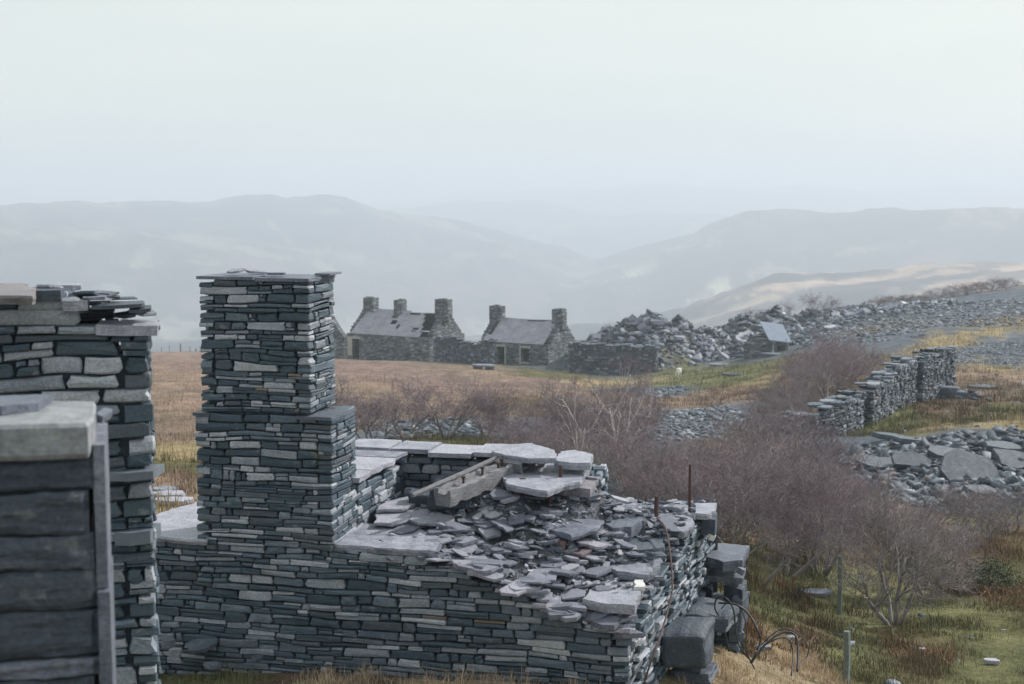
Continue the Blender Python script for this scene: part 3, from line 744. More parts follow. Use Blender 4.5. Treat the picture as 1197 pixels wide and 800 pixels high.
# ------------------------------------------------------------------ timber beam, bolts, rods
bz = -2.46
def beam_pt(px, py, z): return hitz(px, py, z)
a0 = beam_pt(520, 566, bz-.06); a1 = beam_pt(612, 533, bz+.02)
a0 = hitz(517, 578, -2.55); a1 = hitz(602, 544, -2.47)
bm_root = empty('timber_beam', (a0+a1)/2)
tag(bm_root, 'rotten grey timber beam with iron bolts and a hollow dark end', 'beam')
d = (a1-a0); Lb = d.length; ang = math.atan2(d.y, d.x); bm_root.rotation_euler = (0, 0, ang)
mb = MB(); ww = .082; K = 30
prof = [(-1,-1.25),(-1.05,-.2),(-1.0,.55),(-.72,.62),(-.55,.2),(-.2,.12),(.2,.16),(.5,.25),(.7,.75),(.98,.70),(1.04,-.3),(1,-1.25)]
V = []
for i in range(K+1):
    x = -Lb/2 + Lb*i/K; zz = .10*(i/K-.5); e = 1+.16*mnoise.noise(Vector((i*.25, 3, 0)))
    for k, (py_, pz_) in enumerate(prof):
        n_ = mnoise.noise(Vector((i*.33, k*1.7, 4)))
        V.append((x+(.03*mnoise.noise(Vector((k*1.3,9,i*.01))) if i in (0,K) else 0), py_*ww*e+.012*n_, pz_*.075+zz+.022*n_))
m_ = len(prof); fs = [(i*m_+k, i*m_+(k+1) % m_, (i+1)*m_+(k+1) % m_, (i+1)*m_+k) for i in range(K) for k in range(m_)] + [tuple(range(m_-1,-1,-1)), tuple(K*m_+k for k in range(m_))]
mb.add(V, fs, .5); o = mb.build('beam_body', M_beam, bm_root, fix=True)
mb = MB()
mb.tube([(-Lb/2-.15, ww+.13, -.05), (0, ww+.10, .03), (Lb/2-.05, ww+.07, .11)], [.022,.028,.02], 7); mb.build('split_rail', M_beam, bm_root)
for x_, y_ in ((-.25,.0),(.08,.03),(.26,-.02),(.40,.04)):
    mb = MB(); z_ = .10*(x_/Lb); mb.tube([(x_,y_,z_-.02),(x_,y_,z_+.07)], [.011,.011], 7); mb.tube([(x_,y_,z_+.07),(x_,y_,z_+.09)], [.02,.02], 6); mb.build('bolt', M_rust, bm_root)
# hollow log end, opening towards the viewer's side
mb = MB(); ang_ = [2*PI*k/16 for k in range(16)]; V = []
for (yy, rr0) in ((-.16,1.0),(-.165,.84),(.1,.82),(.12,1.0)):
    for k, t in enumerate(ang_):
        q = rr0*(1+.35*mnoise.noise(Vector((math.cos(t)*1.5, math.sin(t)*1.5, 7)))); V.append((Lb/2-.02+.13*math.cos(t)*q, yy+.02*mnoise.noise(Vector((t,2,1))), .05+.085*math.sin(t)*q))
fs = [(r_*16+k, r_*16+(k+1) % 16, ((r_+1) % 4)*16+(k+1) % 16, ((r_+1) % 4)*16+k) for r_ in range(4) for k in range(16)]
mb.add(V, fs); mb.build('hollow_end', M_beam, bm_root, fix=True)
mb = MB(); mb.tube([(Lb/2-.02,.02,.05),(Lb/2-.02,.09,.05)], [.10,.10], 12); mb.build('hollow_shade', simple('painted_shade', (.012,.012,.014), 1, 20, .5, 0, .01), bm_root)  # near-black plug: shade of the hollow put in as colour
# blocks carrying the beam
def block(name, label, pix, z, th, tone, mat=None, warm=0., cat='stone block', tilt=None): return slab_px(name, label, pix, z, th, tone, warm, None, mat, cat, tilt)
def rough_block(name, label, c, dims, rz=0., tone=.3, rx=0., ry=0., seed=0, mat=None, cat='block'):
    bm = bmesh.new(); bmesh.ops.create_cube(bm, size=1)
    bmesh.ops.subdivide_edges(bm, edges=bm.edges[:], cuts=9, use_grid_fill=True); bmesh.ops.triangulate(bm, faces=bm.faces[:])
    D_ = Vector(dims)*.5; rr_ = min(dims)*.17
    for v in bm.verts:
        p_ = Vector((v.co.x*2*D_.x, v.co.y*2*D_.y, v.co.z*2*D_.z))
        c_ = Vector([max(-D_[k]+rr_, min(D_[k]-rr_, p_[k])) for k in range(3)]); e_ = p_-c_
        if e_.length > 1e-6: p_ = c_ + e_.normalized()*rr_
        q = p_*2.1/min(dims)*.5 + Vector((seed*3.1, 2, 5))
        p_.x *= 1 + .30*mnoise.noise(Vector((seed, p_.z*2.5/dims[2], 3))); p_.z *= 1 + .34*mnoise.noise(Vector((p_.x*2/dims[0], seed, 1)))
        v.co = p_ + Vector((mnoise.noise(q), mnoise.noise(q+Vector((9,0,0))), mnoise.noise(q+Vector((0,9,0)))))*min(dims)*.15
    mb = MB(); mb.add([tuple(v.co) for v in bm.verts], [tuple(v.index for v in f.verts) for f in bm.faces] if not bm.verts.index_update() else [], tone); bm.free()
    o = mb.build(name, mat or M_big, smooth=False); o.location = c; o.rotation_euler = (rx, ry, rz); return tag(o, label, cat) if label else o
rough_block('stone_block', 'dark mossy square block under the near end of the beam', hitz(528, 574, -2.60)+Vector((0,.06,-.05)), (.40,.26,.22), -AA, .12, seed=1)
rough_block('stone_block', 'low dark block wedged between the beam and the pit', hitz(492, 585, -2.74)+Vector((0,.05,.0)), (.22,.22,.16), -AA+.1, .1, seed=2)
def rod(label, px, py0, py1, z0, rad, head=False, lean=(0, 0), name='iron_rod', cat='iron rod'):
    b_ = hitz(px, py1, z0); Y = b_.y; t_ = P(px, py0, Y)
    h = t_.z-b_.z
    mb = MB(); mb.tube([(0,0,-.12),(lean[0]*.5,lean[1]*.5,h*.5),(lean[0],lean[1],h)], [rad*1.05,rad,rad*.95], 8)
    if head:
        mb.tube([(lean[0],lean[1],h-.03),(lean[0],lean[1],h+.005)], [rad*1.9,rad*1.9], 6); mb.tube([(0,0,.02),(0,0,.07)], [rad*1.9,rad*1.9], 6)
    o = mb.build(name, M_rust); o.location = b_; return tag(o, label, cat)
rod('short rusty bolt with a nut head standing upright in front of the big slab', 611, 560, 593, -2.78, .017, True)
rod('short plain rusty rod rising beside the orange-stained slab', 655, 544, 568, -2.60, .016)
rod('tallest thin rusty rod, upright near the far right corner of the ruin', 806, 543, 596, -3.0, .014)
rod('stubby rusty rod behind the steel-blue block', 767, 580, 604, -2.98, .02)
rod('low rusty stub in the shadow below the big slab', 643, 580, 597, -2.78, .02)
# rusty cable down the right-hand face
def path_tube(name, label, pixY, rad, mat, cat, n=6, group=None, sub=6):
    P3 = [P(*q) for q in pixY]; c = P3[0].copy(); pts_ = []
    for i in range(len(P3)-1):
        p0 = P3[max(i-1,0)]; p1 = P3[i]; p2 = P3[i+1]; p3 = P3[min(i+2,len(P3)-1)]
        for k in range(sub):
            t = k/sub
            pts_.append(.5*((2*p1)+(-p0+p2)*t+(2*p0-5*p1+4*p2-p3)*t*t+(-p0+3*p1-3*p2+p3)*t**3)-c)
    pts_.append(P3[-1]-c)
    mb = MB(); mb.tube(pts_, [rad]*len(pts_), n); o = mb.build(name, mat, smooth=True); o.location = c
    return tag(o, label, cat, group)
path_tube('rusty_cable', 'thin rusty cable hanging down the right-hand wall of the ruin', [(768,606,12.9),(778,618,12.6),(783,645,12.0),(786,680,11.65),(784,700,11.5),(776,730,11.2),(764,765,10.9),(752,800,10.8)], .008, M_rust, 'cable')
path_tube('wire_cable', 'looped black cable nearest the stone blocks at the right foot of the ruin', [(852,762,12.9),(845,730,12.9),(836,712,12.9),(838,700,12.9),(848,699,12.8),(857,712,12.8),(860,735,12.8),(865,757,12.7),(880,775,12.7)], .0075, M_cable, 'cable')
path_tube('wire_cable', 'tall arching black cable springing from the stone blocks into the dry grass', [(840,705,13.0),(860,707,12.9),(875,718,12.9),(886,738,12.8),(889,752,12.8),(884,765,12.7),(877,775,12.7)], .010, M_cable, 'cable')
path_tube('wire_cable', 'low doubled black cable arch furthest right in the dry grass', [(880,772,12.7),(896,752,12.8),(914,740,12.9),(929,742,12.9),(933,760,12.8),(932,785,12.6)], .011, M_cable, 'cable')
path_tube('wire_cable', 'thin black cable hoop circling outside the low arch', [(884,760,12.8),(905,740,12.9),(920,735,12.95),(936,744,12.95),(945,758,12.9),(942,770,12.85),(933,780,12.7)], .006, M_cable, 'cable')

path_tube('wire_cable', 'thin inner black cable under the low arch, springing from the same point', [(878,776,12.75),(890,758,12.8),(908,747,12.85),(922,748,12.9),(927,765,12.85),(925,790,12.6)], .007, M_cable, 'cable')
path_tube('wire_cable', 'thin drooping black cable inside the tall arch', [(843,712,12.95),(852,704,12.95),(866,712,12.9),(873,735,12.8),(872,760,12.7),(882,782,12.7)], .006, M_cable, 'cable')

# ------------------------------------------------------------------ broken stub wall and big blocks at the right foot
stub = empty('wall_stub', (0, 0, 0)); tag(stub, 'broken stub of stacked thick slabs beyond the right wall of the ruin', 'wall')
p0 = P(836, 720, 14.2); p1 = p0 + E1*.26
lo = build_wall('lower_courses', p0, p1, .3, gz(p0.x, p0.y)-.3, lambda s: -4.12, hs=(.07,.13), ls=(.14,.3), pal=(.2,.4), cap=False, depth=.14, jit=.02, lay=.03, parent=stub)
def slab_part(pix, z, th, tone, name='slab'):
    o = slab_px(name, None, pix, z, th, tone); 
    o.parent = stub; del o['category']; return o
slab_part([(822,650),(832,634),(876,638),(868,655),(845,657)], -3.55, .10, .5)
slab_part([(824,673),(834,662),(872,664),(868,676)], -3.74, .06, .5)
slab_part([(846,684),(850,676),(873,678),(868,690)], -3.85, .30, .25)
slab_part([(822,684),(824,674),(832,676),(832,690)], -3.82, .34, .25)
slab_part([(806,716),(814,696),(840,692),(856,700),(846,718)], -4.0, .12, .35)
rough_block('stone_block', 'big smooth dark block jutting from the lower right wall, nearest the cables', P(804,752,12.2), (.42,.5,.31), -AR+.05, .12, seed=3, rx=.05, ry=-.03)
rough_block('stone_block', 'thick dark slab sandwiched above the big smooth block by the cables', P(832,720,13.1), (.40,.55,.16), -AR, .2, seed=4, ry=.05)
rough_block('stone_block', 'pale-edged block standing under the end of the stub wall slabs', P(864,714,13.9), (.13,.4,.36), -AR, .3, seed=5, ry=.08)
rough_block('stone_block', 'low pale block in the bracken below the big smooth block', P(812,785,12.3), (.34,.4,.12), -AR, .4, seed=6)
for k, (px, py, s_, lb) in enumerate([(831,628,.045,'small white stone perched on the stub wall slabs'),(866,668,.05,'pale grey stone beside the gap in the stub wall')]):
    mb = MB(); plate(mb, (0,0,0), s_, s_*.8, s_*1.2, .3, (.2,.3), 6); o = mb.build('stone', M_pale if k == 0 else M_big); o.location = P(px, py, 13.4); tag(o, lb, 'stone')

# ------------------------------------------------------------------ left wall, front-left pillar
Yl = 7.6
pr = P(180, 600, Yl); pl = pr - Vector((math.cos(R(14.5)), math.sin(R(14.5)), 0))*1.28
_ld = (pr-pl); _ld.z = 0; LWL = _ld.length; _ld.normalize(); _ln = Vector((_ld.y, -_ld.x, 0))
def lwp(px, py, back=0.):     # point on the wall's front plane seen at a photo pixel
    q = ray(px, py); o_ = pl - _ln*back; return q*(o_.dot(_ln)/q.dot(_ln))
_lt = [(lambda p_: ((p_-pl).dot(_ld)/LWL, p_.z))(lwp(px, py)) for px, py in [(-90,340),(10,350),(40,352),(75,356),(100,358),(128,362),(131,384),(187,386)]]
def ltop(s): return float(np.interp(s, [a_[0] for a_ in _lt], [a_[1] for a_ in _lt]))
lw = empty('slate_wall', (pr.x, pr.y, -3.5)); tag(lw, 'tall dark slate wall end at the left edge with a ragged stepped top', 'wall')
def rep(o, root): o.parent = root; o.matrix_parent_inverse = Matrix.Translation(root.location).inverted(); return o
o = build_wall('wall_stones', pl, pr, .62, -3.7, ltop, hs=(.035,.105), ls=(.14,.5), pal=(.26,.12), cap=True, capsize=(.12,.22), capth=(.012,.03), depth=.16, jit=.012, lay=.014); rep(o, lw)
mb = MB()
def ledge(px0, px1, py, th, out, tone, Y=7.6):
    a_ = lwp(px0, py); b_ = lwp(px1, py); dx = (b_-a_)
    mb.prism([(a_.x, a_.y+.15, a_.z), (a_.x+.01, a_.y-out*.8, a_.z), ((a_.x+b_.x)/2, a_.y-out, a_.z), (b_.x, b_.y-out*.9, a_.z), (b_.x+.01, b_.y+.15, a_.z)], th, tone)
ledge(128, 182, 551, .045, .06, .62); ledge(134, 178, 621, .07, .05, .6)
rep(mb.build('through_stone', simple('blue_through_stone', (.13,.155,.19), .5, 9, .3, 0, .006)), lw)
def lw_slab(lb, pix, Y, th, tone, warm=0., tilt=None, cat='slate'):
    z = P(sum(q[0] for q in pix)/len(pix), sum(q[1] for q in pix)/len(pix), Y).z
    return slab_px('loose_slate', lb, pix, z, th, tone, warm, None, None, cat, tilt)
for lb, cx, w, py, Y, th, tone in [('pale squared stone sitting on top of the dark left wall', 88, 30, 352, 7.75, .055, .95),
    ('small dark slates shelved on the right end of the left wall top', 138, 60, 357, 7.8, .02, .3),
    ('dark rounded block beside the orange-brown stone on the left wall', 52, 40, 340, 7.85, .055, .2),
    ('long pale capping stone stepping down at the right end of the left wall', 150, 74, 381, 7.66, .055, .95),
    ('thin slate leaning on the middle of the left wall top', 110, 26, 348, 7.85, .012, .55),
    ('thin dark slate overhanging the right of the left wall', 164, 26, 362, 7.7, .018, .25)]:
    c = lwp(cx, py, -.02); mb = MB(); hw = w/2/F*c.y
    mb.prism([(-hw,-.14,0),(-hw*.2,-.155,0),(hw*.9,-.15,.004),(hw,0,.004),(hw*.95,.16,0),(-hw*.9,.17,0)], th, tone, 0, .006)
    o = mb.build('wall_stone', M_big); o.location = c - _ln*.15; o.rotation_euler = (0, R(rnd.uniform(-2, 3)), R(14.5)); tag(o, lb, 'stone')
for k in range(9):
    px = 60+k*14+rnd.uniform(-6,6); c = lwp(px, 352, rnd.uniform(.08,.5)); z = ltop((c-pl).dot(_ld)/LWL)
    mb = MB(); plate(mb, (0,0,0), rnd.uniform(.05,.10), .07, rnd.uniform(.01,.02), rnd.random()*6, (rnd.gauss(0,.12), rnd.gauss(0,.15)), 6, rand_tone((.3,.3)))
    o = mb.build('loose_slate', M_big); o.location = (c.x, c.y, z+.045+rnd.uniform(0,.03)); tag(o, 'thin slate lying loose on the left wall top', 'slate', 'thin slates on the left wall top')

# out-of-focus pillar
pil = empty('stone_pillar', P(60, 640, 4.2)); tag(pil, 'blurred foreground pillar of big dark blocks with a mottled pale cap stone', 'pillar')
Yp = 4.2; x0 = P(-70,640,Yp).x; x1 = P(111,640,Yp).x
zl = [P(60, y, Yp).z for y in (535,573,624,666,712,768,790,850,900)]
mb = MB()
o3 = Vector((x0, Yp, 0)); ux = Vector((1,0,0)); nx = Vector((0,-1,0))
for i in range(len(zl)-1):
    zt_, zb_ = zl[i], zl[i+1]
    tone_ = [.12,.30,.38,.25,.18,.62,.25,.4][i]
    g_ = .004
    offs = rnd.uniform(-.012,.012); NX, NZ = 44, 9; V = []; fs = []
    X1 = x1-.004+offs*1.2
    for kz in range(NZ+1):
        for kx in range(NX+1):
            x = x0+(X1-x0)*kx/NX
            za = zb_+g_+.010*mnoise.noise(Vector((x*5,i*3.1+9,0)))+.004*mnoise.noise(Vector((x*21,i*3.1+9,0))); zc = zt_-g_+.010*mnoise.noise(Vector((x*5,i*3.1,0)))+.004*mnoise.noise(Vector((x*21,i*3.1,0)))
            z = za+(zc-za)*kz/NZ
            ed = min(kz, NZ-kz, 99 if kx < NX-1 else 0); rd = {0: .014, 1: .003}.get(ed, 0)
            st_ = .013*mnoise.noise(Vector((x*4,z*34,i)))+.012*mnoise.noise(Vector((x*11,z*12,i+7)))+.006*mnoise.noise(Vector((x*30,z*60,i)))
            V.append((x, Yp+offs*.8+rd+st_, z))
    for kz in range(NZ):
        for kx in range(NX): a0_ = kz*(NX+1)+kx; fs.append((a0_, a0_+1, a0_+NX+2, a0_+NX+1))
    b0_ = len(V); idx = [kx for kx in range(NX+1)] + [(kz)*(NX+1)+NX for kz in range(1, NZ+1)] + [NZ*(NX+1)+kx for kx in range(NX-1,-1,-1)] + [kz*(NX+1) for kz in range(NZ-1,0,-1)]
    for q_ in idx: V.append((V[q_][0], Yp+.48, V[q_][2]))
    m_ = len(idx); fs += [(idx[(k+1) % m_], idx[k], b0_+k, b0_+(k+1) % m_) for k in range(m_)]
    mb.add(V, fs, tone_, 0.02)
rep(mb.build('block_courses', M_big), pil)
mb = MB(); mb.box(x0+.02, x1-.02, Yp+.03, Yp+.49, zl[-1]-.9, zl[0]-.004, -.4); rep(mb.build('hearting', M_core), pil)
zt_ = P(60, 492, Yp).z
mb = MB(); 
ringp = [(x0,-.02),(x0+.12,-.03),(x0+.3,-.025),(x1-.09,-.035),(x1-.01,-.03),(x1+.008,.1),(x1+.0,.45),(x0+.2,.5),(x0,.5)]
n_ = len(ringp); V = []
for zz, sc in ((zt_, .97), (zt_-.012, 1.0), (zl[0]+.02, 1.0), (zl[0]+.004, .985)):
    V += [((x-(x0+x1)/2)*sc+(x0+x1)/2, Yp+y+(.01 if sc < 1 and y < 0 else 0)-.0, zz+.006*mnoise.noise(Vector((x*6,y*6,zz*3)))) for x, y in ringp]
fs = [tuple(range(n_)), tuple(range(4*n_-1, 3*n_-1, -1))]
for r_ in range(3): fs += [(r_*n_+i, (r_+1)*n_+i, (r_+1)*n_+(i+1) % n_, r_*n_+(i+1) % n_) for i in range(n_)]
mb.add(V, fs, .95)
rep(mb.build('cap_stone', slate_mat('mottled_cap', fine=25, lichen=.9, light=(.25,.26,.285), dark=(.07,.085,.10), mid=(.15,.165,.19), blot=1.3)), pil)
mb = MB(); mb.prism([(x0,Yp+.14,zt_+.028),(x0+.2,Yp+.17,zt_+.03),(x0+.30,Yp+.25,zt_+.026),(x0+.33,Yp+.46,zt_+.024),(x0,Yp+.46,zt_+.024)], .03, .5)
rep(mb.build('upper_slab', M_big), pil)
mb = MB()     # thin upright slate on the right side, pale
mb.box(x1+.002, x1+.035, Yp+.02, Yp+.46, P(0,690,Yp).z, P(0,522,Yp).z, .62); mb.box(x1+.004, x1+.040, Yp-.01, Yp+.44, P(0,860,Yp).z, P(0,692,Yp).z, .55)
rep(mb.build('side_slab', M_big), pil)
mb = MB(); plate(mb, (0,0,0), .022, .06, .024, 0, (.1,.1), 6, .6); o = mb.build('pebble', M_big); o.location = (x1+.03, Yp+.2, P(0,498,Yp).z); tag(o, 'blurred pale bluish stone perched at the right edge of the foreground pillar', 'stone')

_piv = Vector((x1, Yp, 0)); _rot = Matrix.Translation(_piv) @ Matrix.Rotation(R(14.5), 4, 'Z') @ Matrix.Translation(-_piv)
bpy.context.view_layer.update()
for c_ in list(pil.children) + [o]:
    if c_.parent: c_.matrix_parent_inverse = Matrix.Translation(pil.location).inverted() @ _rot
    else: c_.location = _rot @ c_.location

# stones at the foot of the front wall on the left
for k, (px, py, w, lb, tone) in enumerate([(236,755,.17,'large flat blue slate leaning at the foot of the ruin wall on the left', .45),(196,752,.07,'rounded stone beside the leaning blue slate at the wall foot', .6),(205,763,.06,'small pale stone in front of the leaning blue slate', .9),
        (250,778,.09,'grey slate in the grass below the leaning blue slate', .5),(300,770,.08,'low grey slab at the dark hollow in the wall foot', .4),(382,782,.06,'small white-tipped stone in the dry grass at the wall foot', .97)]):
    p = P(px, py, 11.75 if k < 2 else 11.6); mb = MB(); plate(mb, (0,0,0), w, w*.6, .035+.03*(k in (1,2)), .2*k, (.28 if k == 0 else .1, -.12 if k == 0 else .1), 6, tone)
    o = mb.build('stone', M_big); o.location = (p.x, p.y, p.z); tag(o, lb, 'stone')

# ------------------------------------------------------------------ the long field wall to the right
fw = empty('field_wall', (0,0,0)); tag(fw, 'long dry-stone retaining wall climbing to the right with dark vertical breaks', 'wall')
pathw = [(912,506,44.5,.25),(945,512,45.5,.7),(985,514,47,1.15),(1012,503,49.5,1.35),(1040,488,52.5,1.55),(1072,470,56.5,1.7),(1098,463,59,1.75)]
names = 0
for i in range(len(pathw)-1):
    a_ = P(pathw[i][0], pathw[i][1], pathw[i][2]); b_ = P(pathw[i+1][0], pathw[i+1][1], pathw[i+1][2])
    ga, gb = gz(a_.x, a_.y), gz(b_.x, b_.y); ha, hb = pathw[i][3], pathw[i+1][3]
    dv = (b_-a_); dv.z = 0; dv.normalize(); st = .0 if i < 2 else .12
    nn = Vector((dv.y, -dv.x, 0)); sft = nn*(.22 if i % 2 else 0)
    A2 = a_+dv*.10+sft; B2 = b_-dv*.12+sft
    build_wall('wall_section', A2, B2, 1.0, min(a_.z,b_.z)-.5, (lambda s, a_=a_, b_=b_, ha=ha, hb=hb, i=i: (a_.z+ha)*(1-s)+(b_.z+hb)*s + .10*math.sin(s*17+i*2)+ .09*math.sin(s*41+i) - .25*max(0, math.sin(s*5+i*1.7)-.8)*4), fw,
               hs=(.07,.14), ls=(.14,.42), pal=(.2,.35), mat=M_far, depth=.2, jit=.03, lay=.05, capsize=(.3,.6), capth=(.05,.11), faces='FRL')
a_ = P(1099,463,59.2); b_ = P(1117,462,60.4)
build_wall('end_pier', a_, b_, 1.0, a_.z-.5, lambda s: a_.z+1.85+.03*math.sin(s*9), fw, hs=(.08,.15), ls=(.16,.4), pal=(.2,.35), mat=M_far, depth=.2, jit=.03, lay=.04, capsize=(.3,.5), capth=(.05,.1))
mb = MB(); q0 = P(1086,466,58.6)
for k in range(4):
    plate(mb, (.75-.1*k, .1, -.12+.13*k), 1.25-.22*k, .6, .15, rnd.uniform(-.1,.1), (rnd.gauss(0,.04), .04), 8, .3+.1*k)
for k in range(26): plate(mb, (rnd.uniform(-.5,2.1), rnd.uniform(-.6,.2), rnd.uniform(-.2,.25)), rnd.uniform(.12,.3), .15, .08, rnd.random()*6, (rnd.gauss(0,.3), rnd.gauss(0,.3)), 6, rand_tone((.3,.4)))
o = mb.build('footing', M_far, fw); o.location = (q0.x+.2, q0.y, gz(q0.x, q0.y)+.15); o.rotation_euler = (0,0,R(-14))

# ------------------------------------------------------------------ distant cottages
m, nt, b = newmat('rubble_masonry')
pos = geo_pos(nt, (2.6, 2.6, 6.5), obj=False)
vo = N(nt, 'ShaderNodeTexVoronoi'); vo.inputs['Scale'].default_value = 1.0; L(nt, pos, vo.inputs['Vector'])
sep = N(nt, 'ShaderNodeSeparateColor'); L(nt, vo.outputs['Color'], sep.inputs[0])
c = ramp(nt, sep.outputs[0], [(0, (.045,.062,.078)), (.5, (.095,.118,.138)), (.8, (.15,.17,.19)), (1, (.25,.26,.27))])
n1 = noise_n(nt, .8, 6, .7, geo_pos(nt)); rr_ = ramp(nt, n1.outputs[0], [(.35, (.7,.7,.7)), (.7, (1.5,1.45,1.35))])
col = mixc(nt, 1., c.outputs[0], rr_.outputs[0], 'MULTIPLY')
L(nt, col, b.inputs['Base Color']); b.inputs['Roughness'].default_value = .95
bp = N(nt, 'ShaderNodeBump'); bp.inputs['Distance'].default_value = .08; L(nt, vo.outputs['Distance'], bp.inputs['Height']); bp.invert = True; L(nt, bp.outputs[0], b.inputs['Normal'])
M_mas = m
m, nt, b = newmat('slate_roofing')
bt = N(nt, 'ShaderNodeTexBrick'); tc = N(nt, 'ShaderNodeTexCoord'); L(nt, tc.outputs['Object'], bt.inputs['Vector'])
bt.inputs['Scale'].default_value = 1; bt.inputs['Brick Width'].default_value = .3; bt.inputs['Row Height'].default_value = .2; bt.inputs['Mortar Size'].default_value = .015
bt.inputs['Color1'].default_value = (.24,.25,.31,1); bt.inputs['Color2'].default_value = (.31,.315,.38,1); bt.inputs['Mortar'].default_value = (.09,.09,.11,1)
n1 = noise_n(nt, .9, 6, .7, tc.outputs['Object']); rr_ = ramp(nt, n1.outputs[0], [(.3, (.7,.72,.75)), (.7, (1.3,1.25,1.25))])
L(nt, mixc(nt, 1., bt.outputs['Color'], rr_.outputs[0], 'MULTIPLY'), b.inputs['Base Color']); b.inputs['Roughness'].default_value = .5
M_roof = m
M_hut = simple('blue_slate_roof', (.25,.29,.38), .5, 2, .15)

def ragged_wall(name, parent, pts_top, x0, x1, y0, y1, z0, ops=(), mat=None, axis='x'):
    """wall with real openings; the ragged top follows pts_top [(s, z)]"""
    mb = MB(); S = sorted(set([x0, x1] + [v for o_ in ops for v in o_[:2]] + list(np.linspace(x0, x1, max(4, int((x1-x0)/.35))))))
    for a_, b_ in zip(S[:-1], S[1:]):
        if b_-a_ < 1e-4: continue
        m_ = (a_+b_)/2; top = float(np.interp(m_, [p[0] for p in pts_top], [p[1] for p in pts_top]))
        ta = float(np.interp(a_, [p[0] for p in pts_top], [p[1] for p in pts_top])); tb = float(np.interp(b_, [p[0] for p in pts_top], [p[1] for p in pts_top]))
        segs = [(z0, None)]
        op = [o_ for o_ in ops if o_[0] <= m_ <= o_[1]]
        def pr(za, zb_a, zb_b):
            if axis == 'x': V = [(a_,y0,za),(b_,y0,za),(b_,y1,za),(a_,y1,za),(a_,y0,zb_a),(b_,y0,zb_b),(b_,y1,zb_b),(a_,y1,zb_a)]
            else: V = [(y1,a_,za),(y1,b_,za),(y0,b_,za),(y0,a_,za),(y1,a_,zb_a),(y1,b_,zb_b),(y0,b_,zb_b),(y0,a_,zb_a)]
            mb.add(V, [(0,3,2,1),(4,5,6,7),(0,1,5,4),(1,2,6,5),(2,3,7,6),(3,0,4,7)])
        if op:
            o_ = op[0]
            if o_[2] > z0: pr(z0, o_[2], o_[2])
            if o_[3] < min(ta, tb): pr(o_[3], ta, tb)
        else: pr(z0, ta, tb)
    return mb.build(name, mat or M_mas, parent)
def cottage(name, label, corner, rz, Ln, D, eh, rise, ops, stacks, roofcells, jambs=(), lefttop=None, rightraise=.25, th=.55, z0=-1.2):
    """corner = front right foot; x runs to the left end as negative"""
    root = empty(name, corner, rz); tag(root, label, 'cottage')
    ragged_wall('front_wall', root, [(-Ln, eh-.02), (-Ln*.6, eh+.03), (0, eh)], -Ln, 0, 0, th, z0, ops)
    ragged_wall('back_wall', root, [(-Ln, eh), (-Ln*.4, eh-.1), (0, eh)], -Ln, 0, D-th, D, z0)
    gab = [(0+th, eh+.25), (D/2, eh+rise+rightraise), (D-th, eh+.2)]
    jag = lambda t: [(p[0], p[1]) for p in t]
    ragged_wall('gable_wall', root, jag(gab), th+.003, D-th-.003, -.003-th, -.003, z0, axis='y')
    ragged_wall('gable_wall', root, jag(gab), th+.003, D-th-.003, -Ln+.003, -Ln+th+.003, z0, axis='y')
    # stones bedded on the gable slopes
    for si, gx in enumerate((-th/2, -Ln+th/2)):
        mb = MB()
        for k in range(16):
            y = th + (D-2*th)*k/15; z = float(np.interp(y, [g_[0] for g_ in gab], [g_[1] for g_ in gab]))
            plate(mb, (gx, y, z+.04), .3, .22, rnd.uniform(.08,.18), 0, (rnd.gauss(0,.1), rnd.gauss(0,.1)), 6, rand_tone((.25,.4)))
        mb.build('gable_coping', M_far, root)
    # roof slopes
    sl = math.hypot(D/2, rise); an = math.atan2(rise, D/2)
    for side in (0, 1):
        mb = MB(); nx_ = 26; ny_ = 12
        for i in range(nx_):
            for j in range(ny_):
                fx, fy = (i+.5)/nx_, (j+.5)/ny_
                if not roofcells(fx, fy, side): continue
                xa = -Ln+th*.9 + (Ln-th*1.8)*i/nx_; xb = -Ln+th*.9 + (Ln-th*1.8)*(i+1)/nx_; ya = sl*j/ny_; yb = sl*(j+1)/ny_
                sag = -.10*math.sin(PI*fx)*fy
                mb.box(xa, xb, ya-.12*(j == 0), yb, sag-.07, sag)
        o = mb.build('roof', M_roof, root)
        if side == 0: o.location = (0, 0.02, eh+.10); o.rotation_euler = (an, 0, 0)
        else: o.location = (-Ln, D-.02, eh+.10); o.rotation_euler = (an, 0, PI)
    for (x, w, hh_, dz) in stacks:
        mb = MB(); z1_ = eh+rise
        nL = int((hh_+.7)/.14)
        for k in range(nL):
            j = lambda: rnd.uniform(-.015,.015)
            mb.box(x-w/2+j(), x+w/2+j(), D/2-.42+j(), D/2+.42+j(), z1_-.7+dz+k*.14, z1_-.7+dz+(k+1)*.14-.002)
        for k in range(5): plate(mb, (x+rnd.uniform(-w,w)*.35, D/2+rnd.uniform(-.3,.3), z1_-.7+dz+nL*.14+.03), .22, .2, .08, 0, (rnd.gauss(0,.1),0), 6)
        mb.build('chimney', M_mas, root)
    for (xa, xb, za, zb) in jambs:
        mb = MB(); mb.box(xa, xb, -.025, -.003, za, zb); mb.build('rendered_jamb', M_jamb, root)
    for (xa, xb, za, zb) in ops:
        if za > .3:
            mb = MB(); mb.box(xa-.1, xb+.1, -.05, .2, za-.09, za-.004, .9); mb.build('window_sill', M_jamb, root)
        mb = MB(); mb.box(xa-.15, xb+.15, -.03, -.003, zb+.002, zb+.2, .8); mb.build('lintel', M_jamb, root)
    return root
PSI = R(-31)
cr = P(641, 433, 126)
